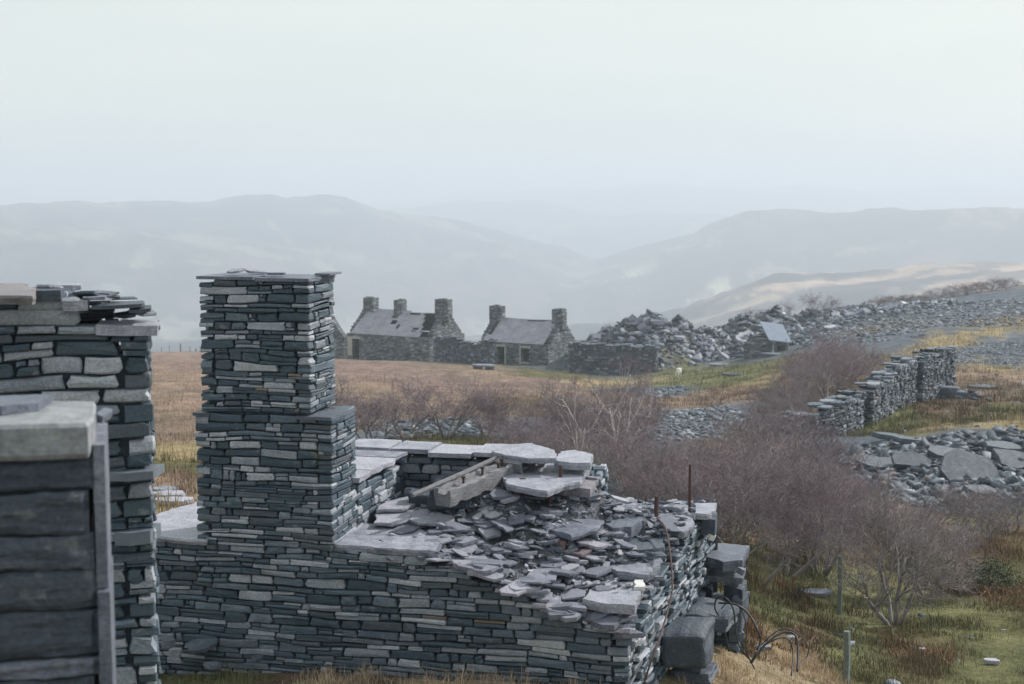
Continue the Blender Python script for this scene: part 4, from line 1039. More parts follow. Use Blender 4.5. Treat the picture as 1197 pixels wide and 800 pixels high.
cottage('slate_cottage', 'small roofed slate cottage with dark doorway and window and two square chimneys', (cr.x, cr.y, cr.z), PSI, 7.4, 5.4, 2.25, 1.95,
        [(-5.35,-4.6,-.3,1.85),(-2.85,-2.0,.55,1.85)], [(-7.0,1.25,1.25,0),(-.4,1.1,1.15,-.05)],
        lambda x, y, s: (x > .06 or y < .25) and not (y > .92 and .5 < x < .8) and not (x > .93 and y > .8), jambs=[(-4.58,-4.42,-.2,1.85),(-3.0,-2.86,.5,1.9)])
# ruinous neighbour
dr = Vector((math.cos(PSI), math.sin(PSI), 0))
cr2 = P(502, 423, 131)
def cells(x, y, s):
    if s: return y < .95
    if x > .56 and y > .84+.05*math.sin(x*60): return False
    if x > .93-.16*y: return False
    for hx, hy, rx_, ry_ in ((.47,.52,.035,.07),(.56,.30,.03,.08),(.80,.25,.05,.06),(.42,.75,.05,.12)):
        if abs(x-hx) < rx_ and abs(y-hy) < ry_: return False
    return True
cottage('ruined_cottage', 'derelict slate cottage with holed sagging roof and three stubby chimneys', (cr2.x, cr2.y, cr2.z), PSI, 9.6, 6.0, 2.2, 2.15,
        [(-8.9,-8.1,-.3,1.7)], [(-8.9,1.25,1.2,0),(-5.4,.95,1.2,-.1),(-.4,1.45,1.3,0)], cells, jambs=[(-9.5,-8.95,.1,1.9)])
# low front yard wall between the two cottages, outbuilding and gable at far left
def far_wall(name, label, a_, b_, th, h, pal=(.15,.4), hs=(.14,.26), ls=(.2,.6), wob=.1, root=None, parts=False, faces='FRBL'):
    za, zb = gz(a_.x, a_.y), gz(b_.x, b_.y)
    o = build_wall(name, a_, b_, th, min(za, zb)-.6, lambda s: (za+h(s)*1.0)*(1-s)+(zb+h(s))*s + wob*math.sin(s*23)*.6 + wob*math.sin(s*51)*.4, None, hs=hs, ls=ls, pal=pal, mat=M_far, depth=.25, jit=.04, lay=.05, capsize=(.3,.6), capth=(.06,.14), faces=faces)
    return tag(o, label, 'wall') if label else o
far_wall('yard_wall', 'ragged low yard wall linking the derelict cottage to the roofed one', P(506,428,128.5), P(573,433,123.5), .6, lambda s: 2.1+.3*math.sin(s*7), wob=.15)
far_wall('enclosure_wall', 'square-ended dry-stone enclosure wall beside the roofed cottage', P(664,441,112), P(767,444,110.5), .8, lambda s: 2.25-.25*s, pal=(.16,.36), wob=.12)
a_ = P(378,418,140); 
gb = empty('gable_ruin', (a_.x, a_.y, gz(a_.x, a_.y)), PSI); tag(gb, 'roofless gable end with small window at the far left of the cottages', 'ruin')
ragged_wall('gable_wall', gb, [(-1.2,3.2),(.0,4.4),(.9,4.2),(1.8,3.0),(2.6,2.2)], -1.2, 2.6, 0, .6, -1, [(1.1,1.6,.8,1.8)])
ragged_wall('side_wall', gb, [(.6,2.0),(4,2.4)], .61, 4, -1.2, -.65, -1, axis='y')

# slate hut
hp = P(903, 420, 108)
hut = empty('slate_hut', (hp.x, hp.y, gz(hp.x, hp.y)-.1), R(-18)); tag(hut, 'tiny stone hut with a tilted blue slate roof below the waste heap', 'hut')
ragged_wall('rear_wall', hut, [(-2.2,1.0),(-1.2,1.5),(.9,1.7)], -2.2, .9, 1.9, 2.3, -.6)
ragged_wall('side_wall', hut, [(0,1.1),(1.9,1.5)], 0.0, 1.89, -.35, -.02, -.6, axis='y')
ragged_wall('front_wall', hut, [(-2.2,.8),(-1.2,1.3),(-.4,1.2)], -2.2, -.37, 0, .4, -.6)
for x_ in (.25, 1.0):
    mb = MB(); mb.tube([(x_,.1,-.4),(x_,.1,1.25)], [.07,.06], 6); mb.build('roof_post', M_wood, hut)
mb = MB(); mb.add([(-.25,-.15,1.2),(1.45,-.15,1.05),(.45,2.2,2.2),(-1.35,2.2,2.4),(-.25,-.15,1.11),(1.45,-.15,.96),(.45,2.2,2.11),(-1.35,2.2,2.31)],
   [(0,1,2,3),(7,6,5,4),(0,4,5,1),(1,5,6,2),(2,6,7,3),(3,7,4,0)]); mb.build('roof', M_hut, hut)

# trough-like slab before the cottage; sheep; fence posts on the skyline
p = ground_hit(565, 432, 90, 150)
mb = MB(); plate(mb, (0,0,.30), .95, .45, .12, 0, (.03,.02), 8, .8); plate(mb, (-.4,0,.08), .4, .35, .30, .3, (0,0), 7, .2); plate(mb, (.4,0,.08), .38, .35, .30, .8, (0,0), 7, .25)
o = mb.build('flat_slab', M_far); o.location = p; tag(o, 'long pale slab raised on stones in front of the cottages', 'slab')
p = ground_hit(793, 442, 60, 120)
sh = empty('sheep', p, R(62)); sh.scale = (.8,.95,.85); tag(sh, 'white sheep standing alone on the green patch', 'sheep')
def blob(mb, c, r3, n=10, m_=7, nz=.08):
    V = [(c[0],c[1],c[2]-r3[2])]
    for j in range(1, m_):
        t = -PI/2 + PI*j/m_
        for i in range(n):
            q = 2*PI*i/n; s = 1+rnd.uniform(-nz,nz); V.append((c[0]+r3[0]*math.cos(t)*math.cos(q)*s, c[1]+r3[1]*math.cos(t)*math.sin(q)*s, c[2]+r3[2]*math.sin(t)*s))
    V.append((c[0],c[1],c[2]+r3[2])); e = len(V)-1
    fs = [(0, 1+(i+1) % n, 1+i) for i in range(n)] + [(e, e-n+i, e-n+(i+1) % n) for i in range(n)]
    for j in range(m_-2):
        for i in range(n): a_ = 1+j*n; fs.append((a_+i, a_+(i+1) % n, a_+n+(i+1) % n, a_+n+i))
    mb.add(V, fs)
import bmesh
def sheep_body():
    """one skinned surface: trunk, neck, head, ears and four jointed legs"""
    J = [(0,0,.55,.19),(.25,0,.56,.17),(.38,0,.62,.11),(.47,0,.68,.085),(.56,0,.66,.06),(.64,0,.60,.04),(-.25,0,.56,.18),(-.36,0,.52,.08)]
    Ed = [(0,1),(1,2),(2,3),(3,4),(4,5),(0,6),(6,7)]
    for sy in (-1, 1):
        for (bi, x) in ((1,.26),(6,-.26)):
            k = len(J); bx = -.05 if bi == 6 else .02
            J += [(x,sy*.09,.40,.07),(x+bx,sy*.10,.22,.035),(x,sy*.10,.02,.028)]; Ed += [(bi,k),(k,k+1),(k+1,k+2)]
        k = len(J); J += [(.50,sy*.12,.70,.02)]; Ed += [(3,k)]
    me = bpy.data.meshes.new('sheep_body'); me.from_pydata([j[:3] for j in J], Ed, [])
    o = bpy.data.objects.new('sheep_body', me); COL.objects.link(o)
    md = o.modifiers.new('skin', 'SKIN'); 
    if not me.skin_vertices:
        bmx = bmesh.new(); bmx.from_mesh(me); bmx.verts.layers.skin.verify(); bmx.to_mesh(me); bmx.free()
    for i, j in enumerate(J): me.skin_vertices[0].data[i].radius = (j[3], j[3]); 
    me.skin_vertices[0].data[0].use_root = True
    s2 = o.modifiers.new('sub', 'SUBSURF'); s2.levels = s2.render_levels = 1
    me.materials.append(M_wool); return o
o = sheep_body(); o.parent = sh
for k, px in enumerate((189,198,211,222,229,234,246,150,120)):
    p = P(px, 409, 172); z = gz(p.x, p.y)
    mb = MB(); h = [1.0,1.15,1.35,1.0,.7,1.0,1.1,1,1][k]; mb.tube([(0,0,-.3),(0,0,h)], [.10,.08] if k in (2,4) else [.05,.045], 6)
    o = mb.build('fence_post', M_post); o.location = (p.x, p.y, z); tag(o, 'thin weathered fence post on the skyline beyond the tan meadow', 'fence post', 'fence posts on the left skyline')
for (px, py0, Y, r_, lb) in [(990,738,14.8,.042,'grey square-topped fence post at the bottom edge near the green grass'),(982,650,20.5,.035,'dark weathered post beside the flat blue slate under the birches')]:
    t_ = P(px, py0, Y); zg = gz(t_.x, t_.y); mb = MB(); mb.tube([(0,0,-.3),(.01,0,(t_.z-zg)*.5),(0,0,t_.z-zg)], [r_,r_,r_*.95], 7 if r_ < .04 else 4)
    o = mb.build('fence_post', M_post); o.location = (t_.x, t_.y, zg); tag(o, lb, 'fence post')

# ------------------------------------------------------------------ slate waste (stuff) and bigger blocks
def scatter(name, label, cand, sizes, mat, tilt=.5, flat=.35, pal=(.2,.4), sink=.3):
    """cand: list of (x,y); many broken plates in one mesh, built with numpy"""
    n = len(cand); xy = np.array(cand); z = height(xy[:,0], xy[:,1])
    K = 6; ang = (np.arange(K)[None]+NP.uniform(-.3,.3,(n,K)))*2*PI/K
    s = np.array(sizes)[:,None]; a_ = s*NP.uniform(.75,1,(n,1)); b_ = a_*NP.uniform(.45,.95,(n,1)); th = a_*NP.uniform(.6,1.4,(n,1))*flat
    rad = NP.uniform(.75,1.1,(n,K)); lx = np.cos(ang)*rad*a_; ly = np.sin(ang)*rad*b_
    P3 = np.concatenate([np.stack([lx,ly,np.repeat(th/2,K,1)],-1), np.stack([lx*.96,ly*.96,np.repeat(-th/2,K,1)],-1)], 1)
    rz, rx, ry = NP.uniform(0,6.28,n), NP.normal(0,tilt,n), NP.normal(0,tilt,n)
    def rot(p, a, i, j):
        c_, s_ = np.cos(a)[:,None], np.sin(a)[:,None]; q = p.copy(); q[...,i] = c_*p[...,i]-s_*p[...,j]; q[...,j] = s_*p[...,i]+c_*p[...,j]; return q
    P3 = rot(rot(rot(P3, rx, 1, 2), ry, 0, 2), rz, 0, 1)
    P3 += np.stack([xy[:,0], xy[:,1], z + (th[:,0]*.5 - s[:,0]*sink*.3)], -1)[:,None]
    me_v = P3.reshape(-1,3)
    base = (np.arange(n)*2*K)[:,None,None]
    tri = []
    for i in range(1, K-1): tri += [(0,i,i+1),(K,K+i+1,K+i)]
    for i in range(K): j = (i+1) % K; tri += [(i,K+i,K+j),(i,K+j,j)]
    f = (base + np.array(tri)[None]).reshape(-1,3)
    u_ = NP.random(n); t = np.where(u_ < pal[0], NP.uniform(.72,1,n), np.where(u_ < pal[0]+pal[1], NP.uniform(.4,.72,n), NP.uniform(.02,.38,n)))
    o = np_mesh(name, me_v, f, mat, {'tone': ('FLOAT', np.repeat(t, 2*K)), 'warm': ('FLOAT', np.repeat((NP.random(n) < .05)*.4, 2*K))})
    return tag(o, label, 'slate waste', kind='stuff')
def poly_pts(poly, n, ymin=9, ymax=170):
    """n ground points inside an area bounded by ground_hit() of its corners, uniform in world space"""
    W = [ground_hit(q[0], q[1], ymin, ymax) for q in poly]; xs = [w.x for w in W]; ys = [w.y for w in W]; out = []
    while len(out) < n:
        x = rnd.uniform(min(xs), max(xs)); y = rnd.uniform(min(ys), max(ys)); ins = False
        for i in range(len(W)):
            a_, b_ = W[i], W[(i+1) % len(W)]
            if (a_.y > y) != (b_.y > y) and x < (b_.x-a_.x)*(y-a_.y)/(b_.y-a_.y)+a_.x: ins = not ins
        if ins: out.append((x, y))
    return out
cand = []; sz = []
for ci_, (cx, cy, rx, ry, *h) in enumerate(HEAPS):
    for k in range(1100):
        t = rnd.uniform(0, 2*PI); q = math.sqrt(rnd.random())*1.02; x = cx+math.cos(t)*q*rx; y = cy+math.sin(t)*q*ry
        if y > cy+ry*.5: continue
        cand.append((x, y)); sz.append(min(.6, .10/max(.1, rnd.random())**.75))
scatter('slate_heap_waste', 'broken slate waste heaped in mounds behind the green patch', cand, sz, M_far, .45, .32, (.22,.4))
for hi, (cx, cy, rx, ry, *h) in enumerate(HEAPS):
    for k in range(11):
        t = rnd.uniform(PI, 2*PI); q = rnd.uniform(.1, 1.0); x = cx+math.cos(t)*q*rx; y = cy+math.sin(t)*q*ry
        o = bpy.data.objects.new('slate_block', rnd.choice(protos)); COL.objects.link(o); s_ = rnd.uniform(.35,.75)
        o.data = o.data; o.scale = (s_, s_*.8, rnd.uniform(1.2,2.8)); o.rotation_euler = (rnd.gauss(.1,.35), rnd.gauss(0,.35), rnd.random()*6); o.location = (x, y, gz(x, y)+.12)
        nm = 'larger slate block on the steep waste heap right of the cottages' if hi < 5 else 'larger slate block on the long waste heap around the hut'
        tag(o, nm, 'block', 'blocks on the steep waste heap' if hi < 5 else 'blocks on the long waste heap')
# spoil banks to the upper right
cand = poly_pts([(960,395),(1187,385),(1240,345),(1040,358),(950,366)], 7500) ; sz = [min(.4, .05/max(.1, rnd.random())**.8) for _ in cand]
cand += poly_pts([(925,412),(1010,403),(1085,394),(1065,372),(950,376)], 2200); sz += [min(.4, .05/max(.1, rnd.random())**.8) for _ in range(2200)]
cand2 = poly_pts([(1110,425),(1240,430),(1240,392),(1130,402)], 2200); 
scatter('slate_spoil', 'blue-grey slate spoil spread across the slope at upper right', cand+cand2, sz+[rnd.uniform(.04,.15) for _ in cand2], M_far, .2, .25, (.14,.5))
cand = poly_pts([(440,516),(420,500),(520,490),(620,490),(600,505),(520,512)], 500, 25, 80)+poly_pts([(770,520),(760,484),(850,476),(880,490),(850,510)], 1000, 25, 80)+poly_pts([(735,470),(750,455),(800,452),(805,460),(770,468)], 420, 50, 110)
scatter('slate_spoil', 'bluish slate spoil lying in the hollows among the scrub', cand, [rnd.uniform(.05,.22) for _ in cand], M_far, .3, .3, (.2,.45))
cand = poly_pts([(965,535),(1000,522),(1100,512),(1240,505),(1250,590),(1180,588),(1060,592),(1000,560)], 2600, 28, 60)
scatter('scree', 'tumbled slate scree on the bank at right centre', cand, [min(.42, .06/max(.1, rnd.random())**.75) for _ in cand], M_far, .4, .3, (.12,.42))
cand = poly_pts([(1000,520),(1240,500),(1240,420),(1130,440),(1060,485)], 260, 30, 90) + poly_pts([(880,700),(1187,700),(1240,790),(900,790)], 14, 12, 26)
scatter('field_stones', 'small slates scattered in the rough grass', cand, [rnd.uniform(.03,.14) for _ in cand], M_far, .2, .25, (.4,.4))
for (px, py, s_, sy, rx_, lb) in [(1132,556,.95,.75,-.7,'largest smooth slab leaning on the scree bank'),(1185,545,.6,.5,-.5,'leaning slab beside the largest one at the right edge of the scree'),(1036,515,.5,.3,.0,'domed slate block on the upper lip of the scree'),
      (1062,520,.55,.25,.0,'long white-topped slab on the upper lip of the scree'),(1065,545,.6,.35,-.5,'tilted grey slab in the middle of the scree'),(1020,548,.75,.4,-.2,'flat purple-grey slab at the left of the scree'),(975,545,.6,.35,-.1,'pale slab half hidden behind the birch scrub'),
      (1170,528,.55,.3,-.2,'grey slab high on the scree near the right edge'),(1100,535,.5,.3,-.4,'angular slab above the largest leaning one'),(1145,580,.45,.3,-.3,'low slab at the foot of the scree')]:
    p = ground_hit(px, py, 28, 60); mb = MB(); plate(mb, (0,0,0), s_, sy if abs(rx_) > .3 else s_*.6, .10+.10*s_, rnd.uniform(-.3,.3), (-rx_, .1), 8, .5 if s_ < .6 else .38)
    o = mb.build('slate_slab', M_far); o.location = p+Vector((0,-.1,.14)); tag(o, lb, 'slab')
for (px, py, w, lb, tone) in [(955,697,.28,'flat blue slate lying in the grass under the birches', .6),(1160,778,.11,'pale bluish stone in the grass near the bottom right corner', .95),(890,762,.10,'small grey stone among the black cables', .6),
      (1078,764,.05,'tiny pale stone in the orange bracken tussock', .9),(200,583,.3,'group of pale slates beyond the ledge on the left', .9),(192,577,.25,'grey slab furthest back beyond the left ledge', .7),(205,591,.3,'long white slate just beyond the left ledge', 1.0),(905,416,1.0,'flat grey slab in front of the hut', .7),(1150,455,.8,'low dark slab right of the field wall end', .3),
      (842,428,.9,'flat slab at the foot of the steep waste heap', .8),(858,440,.8,'dark flat slab lying on the green patch', .35)]:
    p = ground_hit(px, py, 11, 130); mb = MB(); plate(mb, (0,0,0), w, w*.55, .03+.12*w, rnd.uniform(-.2,.2), (.05,.03), 7, tone)
    o = mb.build('stone', M_far if p.y > 40 else M_big); o.location = p+Vector((0,0,.04+.05*w)); tag(o, lb, 'stone')

# ------------------------------------------------------------------ bare trees
def tree_meshes(seed, h, spread=.9, stems=3, lean=0, dens=1.0, twig_r=.0052):
    rg = random.Random(seed); T = MB(); W = MB()
    def rv(s): return Vector((rg.gauss(0,s), rg.gauss(0,s), rg.gauss(0,s)))
    def grow(p, d, ln, r, lev):
        n = 5 if lev < 2 else 4
        pts_ = [p.copy()]; rad = [r]; dd = d.copy()
        for i in range(n):
            dd = (dd + rv(.16 if lev < 3 else .22) + Vector((0,0,.05 if lev else .08))).normalized()
            p = p + dd*(ln/n); pts_.append(p.copy()); rad.append(max(r*(1-.62*(i+1)/n), twig_r*.35))
        if lev <= 1: T.tube(pts_, rad, 6 if lev == 0 else 5)
        elif lev == 2: T.tube(pts_, rad, 4)
        else: W.tube(pts_, rad, 3)
        if lev >= 4: return
        kids = {0: 6, 1: 5, 2: 6, 3: 5}[lev]; kids = int(kids*dens+rg.random())
        for k in range(kids):
            t = rg.uniform(.28 if lev else .35, 1.0); i = min(n-1, int(t*n)); q = pts_[i].lerp(pts_[i+1], t*n-i)
            ax = dd.cross(rv(1)); 
            if ax.length < 1e-3: ax = Vector((1,0,0))
            ax.normalize(); nd = (Matrix.Rotation(rg.uniform(.4,1.1), 3, ax) @ dd)
            nd = (nd + Vector((0,0,.12)) + (Vector((q.x,q.y,0)).normalized()*.15 if lev < 2 and (q.x or q.y) else Vector())).normalized()
            nr = {0: rad[i]*.6, 1: rad[i]*.55, 2: max(rad[i]*.5, twig_r*1.1), 3: twig_r*.8}[lev]
            grow(q, nd, ln*rg.uniform(.45,.78)*(1 if lev < 3 else .9), nr, lev+1)
    for s in range(stems):
        t = 2*PI*s/stems + rg.uniform(-.5,.5); d = Vector((math.cos(t)*spread*.45+lean, math.sin(t)*spread*.4, 1)).normalized()
        grow(Vector((math.cos(t)*.06, math.sin(t)*.06, -.15)), d, h*rg.uniform(.5,.66), h*.019*rg.uniform(.8,1.15), 0)
    return T, W
def make_variant(seed, h, **kw):
    bark = kw.pop('bark', M_bark); tw = kw.pop('tw', M_twig); T, W = tree_meshes(seed, h, **kw)
    a_ = T.build('trunk', bark, smooth=True); b_ = W.build('twigs', tw)
    zmax = max(v[2] for v in W.v); da, db = a_.data, b_.data
    bpy.data.objects.remove(a_); bpy.data.objects.remove(b_); return da, db, zmax
VARS = [make_variant(1,3.0,stems=3,dens=1.0), make_variant(2,3.0,stems=4,spread=1.1,dens=.95), make_variant(3,3.0,stems=2,spread=.8,dens=1.1,tw=M_twig2), make_variant(4,3.0,stems=5,spread=1.3,dens=.85),
        make_variant(5,3.0,stems=3,spread=.9,dens=1.0,tw=M_twig2), make_variant(6,3.0,stems=4,spread=1.6,dens=.9)]
VW = [make_variant(7,3.0,stems=2,spread=.6,bark=M_bark2,dens=.9)]
def put_tree(px, Y, hpx, var, label, group=None, rz=None, sx=1.0, name='birch_tree', cat='tree', py=None):
    p = P(px, 400, Y); z = gz(p.x, p.y); tr, tw, zm = var; s = hpx*Y/F/zm
    root = empty(name, (p.x, p.y, z), rnd.random()*6.28 if rz is None else rz); root.scale = (s*sx, s*sx, s)
    for nm, d_ in (('trunk', tr), ('twigs', tw)):
        o = bpy.data.objects.new(nm, d_); COL.objects.link(o); o.parent = root
    return tag(root, label, cat, group)
# foreground right individuals
def kfor(py, px): return ground_hit(px, py, 12, 60).y
put_tree(1054, kfor(732,1054), 175, make_variant(21,3.0,stems=4,spread=1.5,dens=.95,tw=M_twig2), 'low many-stemmed bare tree with pale forked trunks at lower right', rz=.3, sx=1.05)
put_tree(1022, kfor(706,1022), 165, make_variant(22,3.0,stems=1,spread=.2,lean=.75,dens=1.25,tw=M_twig2), 'single-stemmed bare tree leaning right beside the many-stemmed one', rz=.2)
put_tree(893, kfor(682,893), 215, make_variant(23,3.0,stems=2,spread=.7,dens=1.2), 'tall twin-trunked bare birch right behind the stub wall')
put_tree(912, kfor(684,912), 190, make_variant(24,3.0,stems=1,spread=.4,dens=1.3), 'bare birch with one wavy trunk just right of the twin-trunked one', sx=1.1)
put_tree(925, kfor(676,925), 160, make_variant(25,3.0,stems=2,spread=1.0,lean=.35,dens=1.1), 'bare birch bending right over the orange bracken', sx=1.1)
put_tree(965, kfor(672,965), 170, VARS[1], 'bare birch between the bending one and the weathered post', sx=1.15)
put_tree(1085, kfor(700,1085), 115, make_variant(26,3.0,stems=1,spread=.3,lean=-.2,dens=1.3,tw=M_twig2), 'slim bare tree right of the many-stemmed one', sx=1.4)
put_tree(860, kfor(650,860), 150, VARS[0], 'bare birch rising directly beyond the far corner of the ruin', sx=1.2)
GS = 'bare birch scrub in the dip behind the ruin'
LS = 'bare purple-twigged birch scrub in the dip behind the ruin'
spots = [(600,38,55),(628,34,62),(650,38,68),(672,34,75),(695,38,75),(712,32,95),(735,36,85),(752,30,95),(775,32,75),(800,29,85),(822,30,85),(845,33,90),(858,27,120),(838,25,110),
         (882,32,115),(905,35,110),(925,30,110),(935,38,105),(955,33,95),(972,37,80),(880,40,75),(690,30,85),(655,29,70),(760,26,85),(990,31,75),(1010,34,60),(725,27,85),(790,26,85),(815,24.5,95),(900,45,60),(615,32,62),(640,31,70),(668,38,66),(705,40,70),(745,42,62),(590,35,52),(575,40,50)]
for k, (px, Y, h) in enumerate(spots):
    put_tree(px, Y, h, VARS[k % 6], LS, GS, sx=rnd.uniform(1.2,1.5))
for k, (px, Y, h) in enumerate([(436,34,95),(474,37,85),(520,37,85),(568,38,75),(408,38,66)]):
    put_tree(px, Y, h, VARS[(k*2+1) % 6], 'low wide bare scrub tree standing in the tan meadow beyond the rear wall', 'scrub trees in the meadow beyond the rear wall', sx=1.45)
for k, (px, Y, h) in enumerate([(895,52,38),(915,54,50),(935,56,62),(950,60,72),(965,62,85),(980,66,85),(922,50,45),(945,52,55),(1000,70,55),(968,58,80),(1012,74,40)]):
    put_tree(px, Y, h, VARS[(k+2) % 6], 'purple-brown bare scrub beside the long field wall', 'scrub along the field wall', sx=1.3)
for k, (px, Y, h) in enumerate([(1165,29,70),(1135,30,75),(1100,31,60),(1190,31,70),(1120,27,60),(1070,29,60)]):
    put_tree(px, Y, h, VARS[(k+1) % 6], 'low bare thicket below the scree', 'thickets below the scree', sx=1.6)
for (px, Y, h, lb) in [(676,30,150,'white-barked birch nearest the far corner slab of the ruin'),(725,34,150,'white-barked birch forking above the purple scrub'),(742,37,140,'white-barked birch right of the forking one'),(652,40,85,'short white-barked birch at the left of the scrub'),(932,44,75,'pale trunk standing at the near end of the field wall')]:
    put_tree(px, Y, h, VW[0], lb, sx=.8)
for (px, Y, h, lb) in [(957,131,40,'round dark bush topmost on the heap skyline'),(917,131,28,'smaller bush left of the round skyline bush'),(880,128,22,'lowest faint bush at the left of the heap skyline'),(716,124,26,'faint bare bush behind the left end of the steep heap')]:
    z_ = None
    p = P(px, 400, Y); put_tree(px, Y, h, VARS[0], lb, sx=1.3, name='bush', cat='bush')
for k, (px, Y, h) in enumerate([(1020,138,13),(1035,139,15),(1050,140,16),(1065,140,14),(1080,141,12),(1098,144,14),(1112,145,16),(1128,146,18),(1143,147,17),(1158,148,18),(1175,149,17)]):
    put_tree(px, Y, h, VARS[(k) % 6], 'brown bare bush along the upper right skyline', 'bushes along the upper right skyline', sx=2.6, name='bush', cat='bush')

# ------------------------------------------------------------------ grass, bracken
def blades(name, label, xy, hmin, hmax, w, cat, colf=None, lean=.4, nper=1, z_off=0.):
    xy = np.array(xy); n = len(xy); z = height(xy[:,0], xy[:,1])
    c = ground_col(xy[:,0], xy[:,1]) if colf is None else colf(xy)
    c = np.clip(c*NP.uniform(.7,1.5,(n,1))*np.array([1.0,.98,.98]), 0, .8)
    tf = fbm(xy[:,0]*2.6, xy[:,1]*2.6, 3, 91); h = NP.uniform(hmin, hmax, n)*np.clip(.75+1.9*tf, .35, 2.1); c = np.clip(c*(1+.55*fbm(xy[:,0]*1.1, xy[:,1]*1.1, 3, 92))[:,None], 0, .8); t = NP.uniform(0, 2*PI, n); l = np.abs(NP.normal(0, lean, n)); t2 = NP.uniform(0, 2*PI, n)
    dx, dy = np.cos(t)*w/2, np.sin(t)*w/2; lx, ly = np.cos(t2)*l*h, np.sin(t2)*l*h
    base = np.stack([xy[:,0], xy[:,1], z+z_off-.01], -1)
    v0 = base + np.stack([-dx,-dy,0*h],-1); v1 = base + np.stack([dx,dy,0*h],-1)
    mid = base + np.stack([lx*.35,ly*.35,h*.6],-1); v2 = mid - np.stack([dx,dy,0*h],-1)*.8; v3 = mid + np.stack([dx,dy,0*h],-1)*.8
    v4 = base + np.stack([lx,ly,h*np.sqrt(np.clip(1-l*l*.5,.2,1))],-1)
    V = np.stack([v0,v1,v3,v2,v4],1).reshape(-1,3); b_ = (np.arange(n)*5)[:,None]
    f = np.concatenate([b_+np.array([[0,1,2]]), b_+np.array([[0,2,3]]), b_+np.array([[3,2,4]])])
    cc = np.repeat(np.concatenate([c, np.ones((n,1))],1), 5, 0)
    o = np_mesh(name, V, f, M_blade, {'col': ('FLOAT_COLOR', cc)}); return tag(o, label, cat, kind='stuff')
# right-hand field: tufted distribution, density falling with distance
def field(n, amin, amax, rmin, rmax, clump=1.0, bias=1.6):
    out = []
    while len(out) < n:
        k = n*2; a_ = NP.uniform(amin, amax, k) + NP.normal(0, .035, k); r_ = rmin*(rmax/rmin)**(NP.random(k))
        x = r_*np.sin(a_); y = r_*np.cos(a_); d_ = fbm(x*1.6, y*1.6, 3, 33); keep = NP.random(k) < np.clip(.45+d_*clump*1.6, .05, 1)
        out += list(zip(x[keep], y[keep]))
    return out[:n]
def not_slate(xy):
    xy = np.array(xy); c = ground_col(xy[:,0], xy[:,1]); k = (c[:,0] > c[:,2]*1.12)
    u = (xy[:,0]-C.x)*E1.x + (xy[:,1]-C.y)*E1.y; v = (xy[:,0]-C.x)*E2.x + (xy[:,1]-C.y)*E2.y
    return xy[k & ~((u > -6.2) & (u < .1+.13*v) & (v > -.04) & (v < 3.6))]
xy = not_slate(field(120000, R(5), R(24), 11.5, 48))
blades('grass', 'short green and tan grass on the slope right of the ruin', xy, .03, .11, .007, 'grass')
xy = not_slate(field(90000, R(-22), R(14), 17, 120)); 
blades('meadow_grass', 'dry tan moor grass covering the meadow below the cottages', xy, .06, .22, .014, 'grass')
xy = not_slate(field(60000, R(7), R(22), 46, 120, 1.4))
blades('moor_grass', 'rough tan and olive moor grass around the field wall', xy, .08, .26, .022, 'grass')
xy = not_slate(field(9000, R(-15), R(-9), 11, 13))
blades('grass', 'grass and weeds at the foot of the front wall on the left', xy, .03, .09, .006, 'grass')
# straw tussocks in the foreground
def disk(px, py, rx, n, Y=None):
    p = ground_hit(px, py, 9.5, 60) if Y is None else P(px, py, Y)
    return [(p.x+rnd.gauss(0,rx), p.y+rnd.gauss(0,rx*.8)) for _ in range(n)]
st = []
for k in range(26): st += disk(rnd.uniform(835,950), rnd.uniform(775,800), .12, 160)
for k in range(26): 
    u = rnd.uniform(-2.7,-.4); q = UV(u, rnd.uniform(-.5,-.1)); st += [(q.x+rnd.gauss(0,.1), q.y+rnd.gauss(0,.08)) for _ in range(110)]
def straw(xy): return np.tile(np.array((.42,.33,.24)), (len(xy),1))*NP.uniform(.7,1.2,(len(xy),1))
st = np.array(st); uu = (st-np.array([C.x,C.y]))@np.array([E1.x,E1.y]); vv = (st-np.array([C.x,C.y]))@np.array([E2.x,E2.y]); st = st[~((uu < .1+.35*vv) & (uu > -6) & (vv > -.03) & (vv < 3.6))]
blades('straw_grass', 'long straw-coloured grass along the wall foot and around the cables', st, .06, .19, .005, 'grass', straw, .6)
br = []
for (px, py, rx, n) in [(905,690,.18,900),(925,700,.25,1300),(955,745,.22,900),(1010,735,.2,500),(1075,770,.3,1500),(1050,760,.2,600),(950,655,.4,1200),(1000,640,.5,1600),(1045,640,.5,1500),(1120,690,.4,1200),(1165,690,.35,1200),(1185,700,.3,900),(1100,660,.4,900),(870,755,.2,1200),(860,740,.2,900),(1180,640,.5,1200),(925,655,.3,900),(1130,640,.5,900),(1010,620,.5,900)]:
    for _ in range(5): br += disk(px+rnd.gauss(0,22), py+rnd.gauss(0,7), rx*.6, int(n*.10))
def brc(xy): n = len(xy); return np.where((NP.random(n) < .6)[:,None], np.array((.175,.10,.06)), np.array((.17,.135,.085)))*NP.uniform(.6,1.3,(n,1))
blades('bracken', 'orange-brown dead bracken in tufts under the birches', br, .06, .24, .012, 'bracken', brc, .7)
gt = []
q = hitz(684, 588, -2.72)
def at(xy, z): pass
mb = MB()
for k in range(260):
    x = rnd.gauss(0,.055); y = rnd.gauss(0,.04); h = rnd.uniform(.03,.10); t = rnd.random()*6.28; lx = math.cos(t)*h*.6; ly = math.sin(t)*h*.6
    mb.add([(x-.003,y,-.01),(x+.003,y,-.01),(x+lx,y+ly,h)], [(0,1,2)], .5)
o = mb.build('grass_tuft', simple('ochre_grass', (.36,.25,.12), .9, 30, .3)); o.location = hitz(677, 580, -2.72); tag(o, 'small ochre tuft of grass growing under the orange-stained slab', 'grass tuft')
